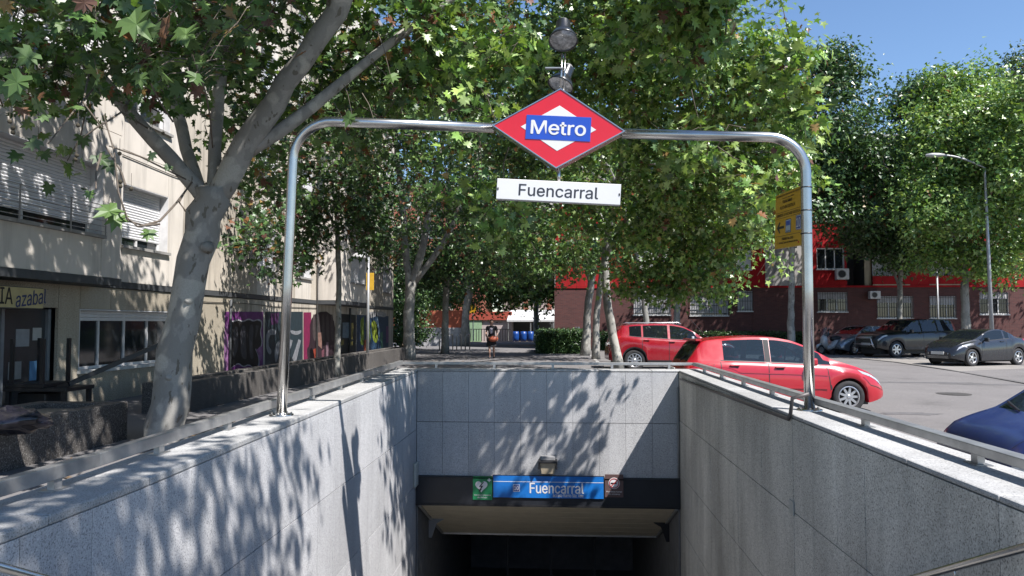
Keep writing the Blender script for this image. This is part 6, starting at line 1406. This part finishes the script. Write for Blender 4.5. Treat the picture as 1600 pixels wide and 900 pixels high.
tree('darker bluish tree behind the sunlit one at the right edge', 41.5, [(1640,520,.22),(1640,400,.18),(1630,250,.12)], [], [(1600,190,41,3.2,1.6,3.4,130),(1620,300,41,3.4,1.6,3.2,110),(1575,140,41,1.6,1.3,1.5,34),(1620,110,41,1.6,1.3,1.5,34)], mat=BARK_B, name='broadleaf_tree', size=.20, kind='far', pal='blue', seed=34, per=60, sig=.42, brown=0, group='plane trees by the red block')
tree('plane trunk rising behind the deep red crossover roof', 40, [(1058,530,.17),(1058,480,.16),(1060,420,.14),(1064,350,.10)], [], [(1060,380,40,3,1.8,2,50),(1140,330,40,2.4,1.8,2.2,40)], size=.20, kind='far', pal='mid', seed=35, per=40, sig=.42, group='plane trees by the red block')
# conifer beside the end of the beige block
root = empty('conifer', (P(628,530,43).x, 43, 0), 'dark green conifer between the beige block and the forked plane tree', 'tree'); cx = P(628,530,43).x
sk = wood(root, [[(Vector((cx,43,-.02)),.16),(Vector((cx,43,4)),.10),(Vector((cx,43,8)),.03)]], BARK_B)
crown(root, [(Vector((cx,43,1.2)),2.0,2.0,1.0,70),(Vector((cx,43,2.8)),1.8,1.8,1.2,70),(Vector((cx,43,4.6)),1.5,1.5,1.2,60),(Vector((cx,43,6.6)),1.0,1.0,1.3,36)], size=.16, kind='quad', pal='dark', seed=41, per=60, sig=.26, brown=0, skel=sk)
# hedge below the brick wall
def hedge(x0, x1, y0, y1, h, label, seed, pal='dark', sz=.09, n=9000):
    g = np.random.default_rng(seed); r = empty('hedge', ((x0+x1)/2,(y0+y1)/2,0), label, 'hedge')
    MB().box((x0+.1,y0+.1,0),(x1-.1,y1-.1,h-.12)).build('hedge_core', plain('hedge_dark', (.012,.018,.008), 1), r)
    u = g.random((n,3)); p = np.stack([x0+(x1-x0)*u[:,0], y0+(y1-y0)*u[:,1], h*u[:,2]],1); f = g.integers(0,4,size=n)
    p[f==0,1] = y0+g.normal(size=(f==0).sum())*.05; p[f==1,2] = h+g.normal(size=(f==1).sum())*.05; p[f==2,0] = x0+g.normal(size=(f==2).sum())*.05; p[f==3,1] = y0+.05
    me = leaf_mesh('hedge_leaves', p, g.normal(size=(n,3))*.3, sz, 'quad', pal, g, 0); o = link_mesh('hedge_leaves', me, None); o.parent = r; me.transform(wmat(r).inverted()); o['kind'] = 'stuff'
    global NTRI; NTRI += len(me.polygons)
xa = P(840,520,38).x; hedge(xa, xa+2.4, 37.5, 43.0, 1.15, 'dark clipped hedge at the corner of the brick building', 51)
hedge(P(935,520,42.4).x, P(1270,520,42.4).x, 42.6, 43.6, 1.0, 'long low dark hedge along the foot of the brick wall', 52, n=16000)
# distant tree line closing the view
for k, (px, D, w_, h_) in enumerate(((560,78,6,8),(655,68,4,6),(900,70,5,9),(800,80,7,11),(700,82,6,9))):
    x = P(px,500,D).x; root = empty('broadleaf_tree', (x,D,0), ['distant dark tree left of the conifer','distant tree behind the bicycle racks','distant tree beside the corner of the brick building','distant tree above the marquee','distant tree above the orange wall'][k], 'tree', 'distant trees')
    sk = wood(root, [[(Vector((x,D,-.02)),.3),(Vector((x,D,h_*.6)),.15)]], BARK_B, n=8)
    crown(root, [(Vector((x,D,h_*.62)),w_*.55,w_*.5,h_*.38,60)], size=.38, kind='quad', pal='mid', seed=60+k, per=60, sig=.8, brown=0, skel=sk, twigs=False)
# fallen leaves on the pavement and the planter
g = np.random.default_rng(77); n = 420
p = np.stack([g.uniform(-6.3,1.8,n), g.uniform(14.2,34,n), np.full(n,.012)],1); p2 = np.stack([g.uniform(-5.6,-3.2,160), g.uniform(3.5,14,160), np.full(160,.012)],1); p = np.concatenate([p,p2])
V, F_ = tmpl('mid'); me = bpy.data.meshes.new('fallen_leaves'); ang = g.uniform(0,6.28,len(p)); s_ = g.uniform(.06,.13,len(p)); ca, sa = np.cos(ang)*s_, np.sin(ang)*s_
vs = np.stack([p[:,None,0]+V[None,:,0]*ca[:,None]-V[None,:,1]*sa[:,None], p[:,None,1]+V[None,:,0]*sa[:,None]+V[None,:,1]*ca[:,None], p[:,None,2]+np.abs(V[None,:,2])*s_[:,None]],2)
fs = (F_[None]+(np.arange(len(p))*len(V))[:,None,None]).reshape(-1,3)
me.from_pydata(vs.reshape(-1,3).tolist(), [], fs.tolist()); me.materials.append(plain('dry_leaf', (.20,.12,.05), .8, 0, .5, 3)); o = link_mesh('fallen_leaves', me, None); tag(o, 'dry brown leaves scattered over the pavement', 'leaves', kind='stuff')
print('leaf tris', NTRI, 'objects', len(bpy.data.objects))
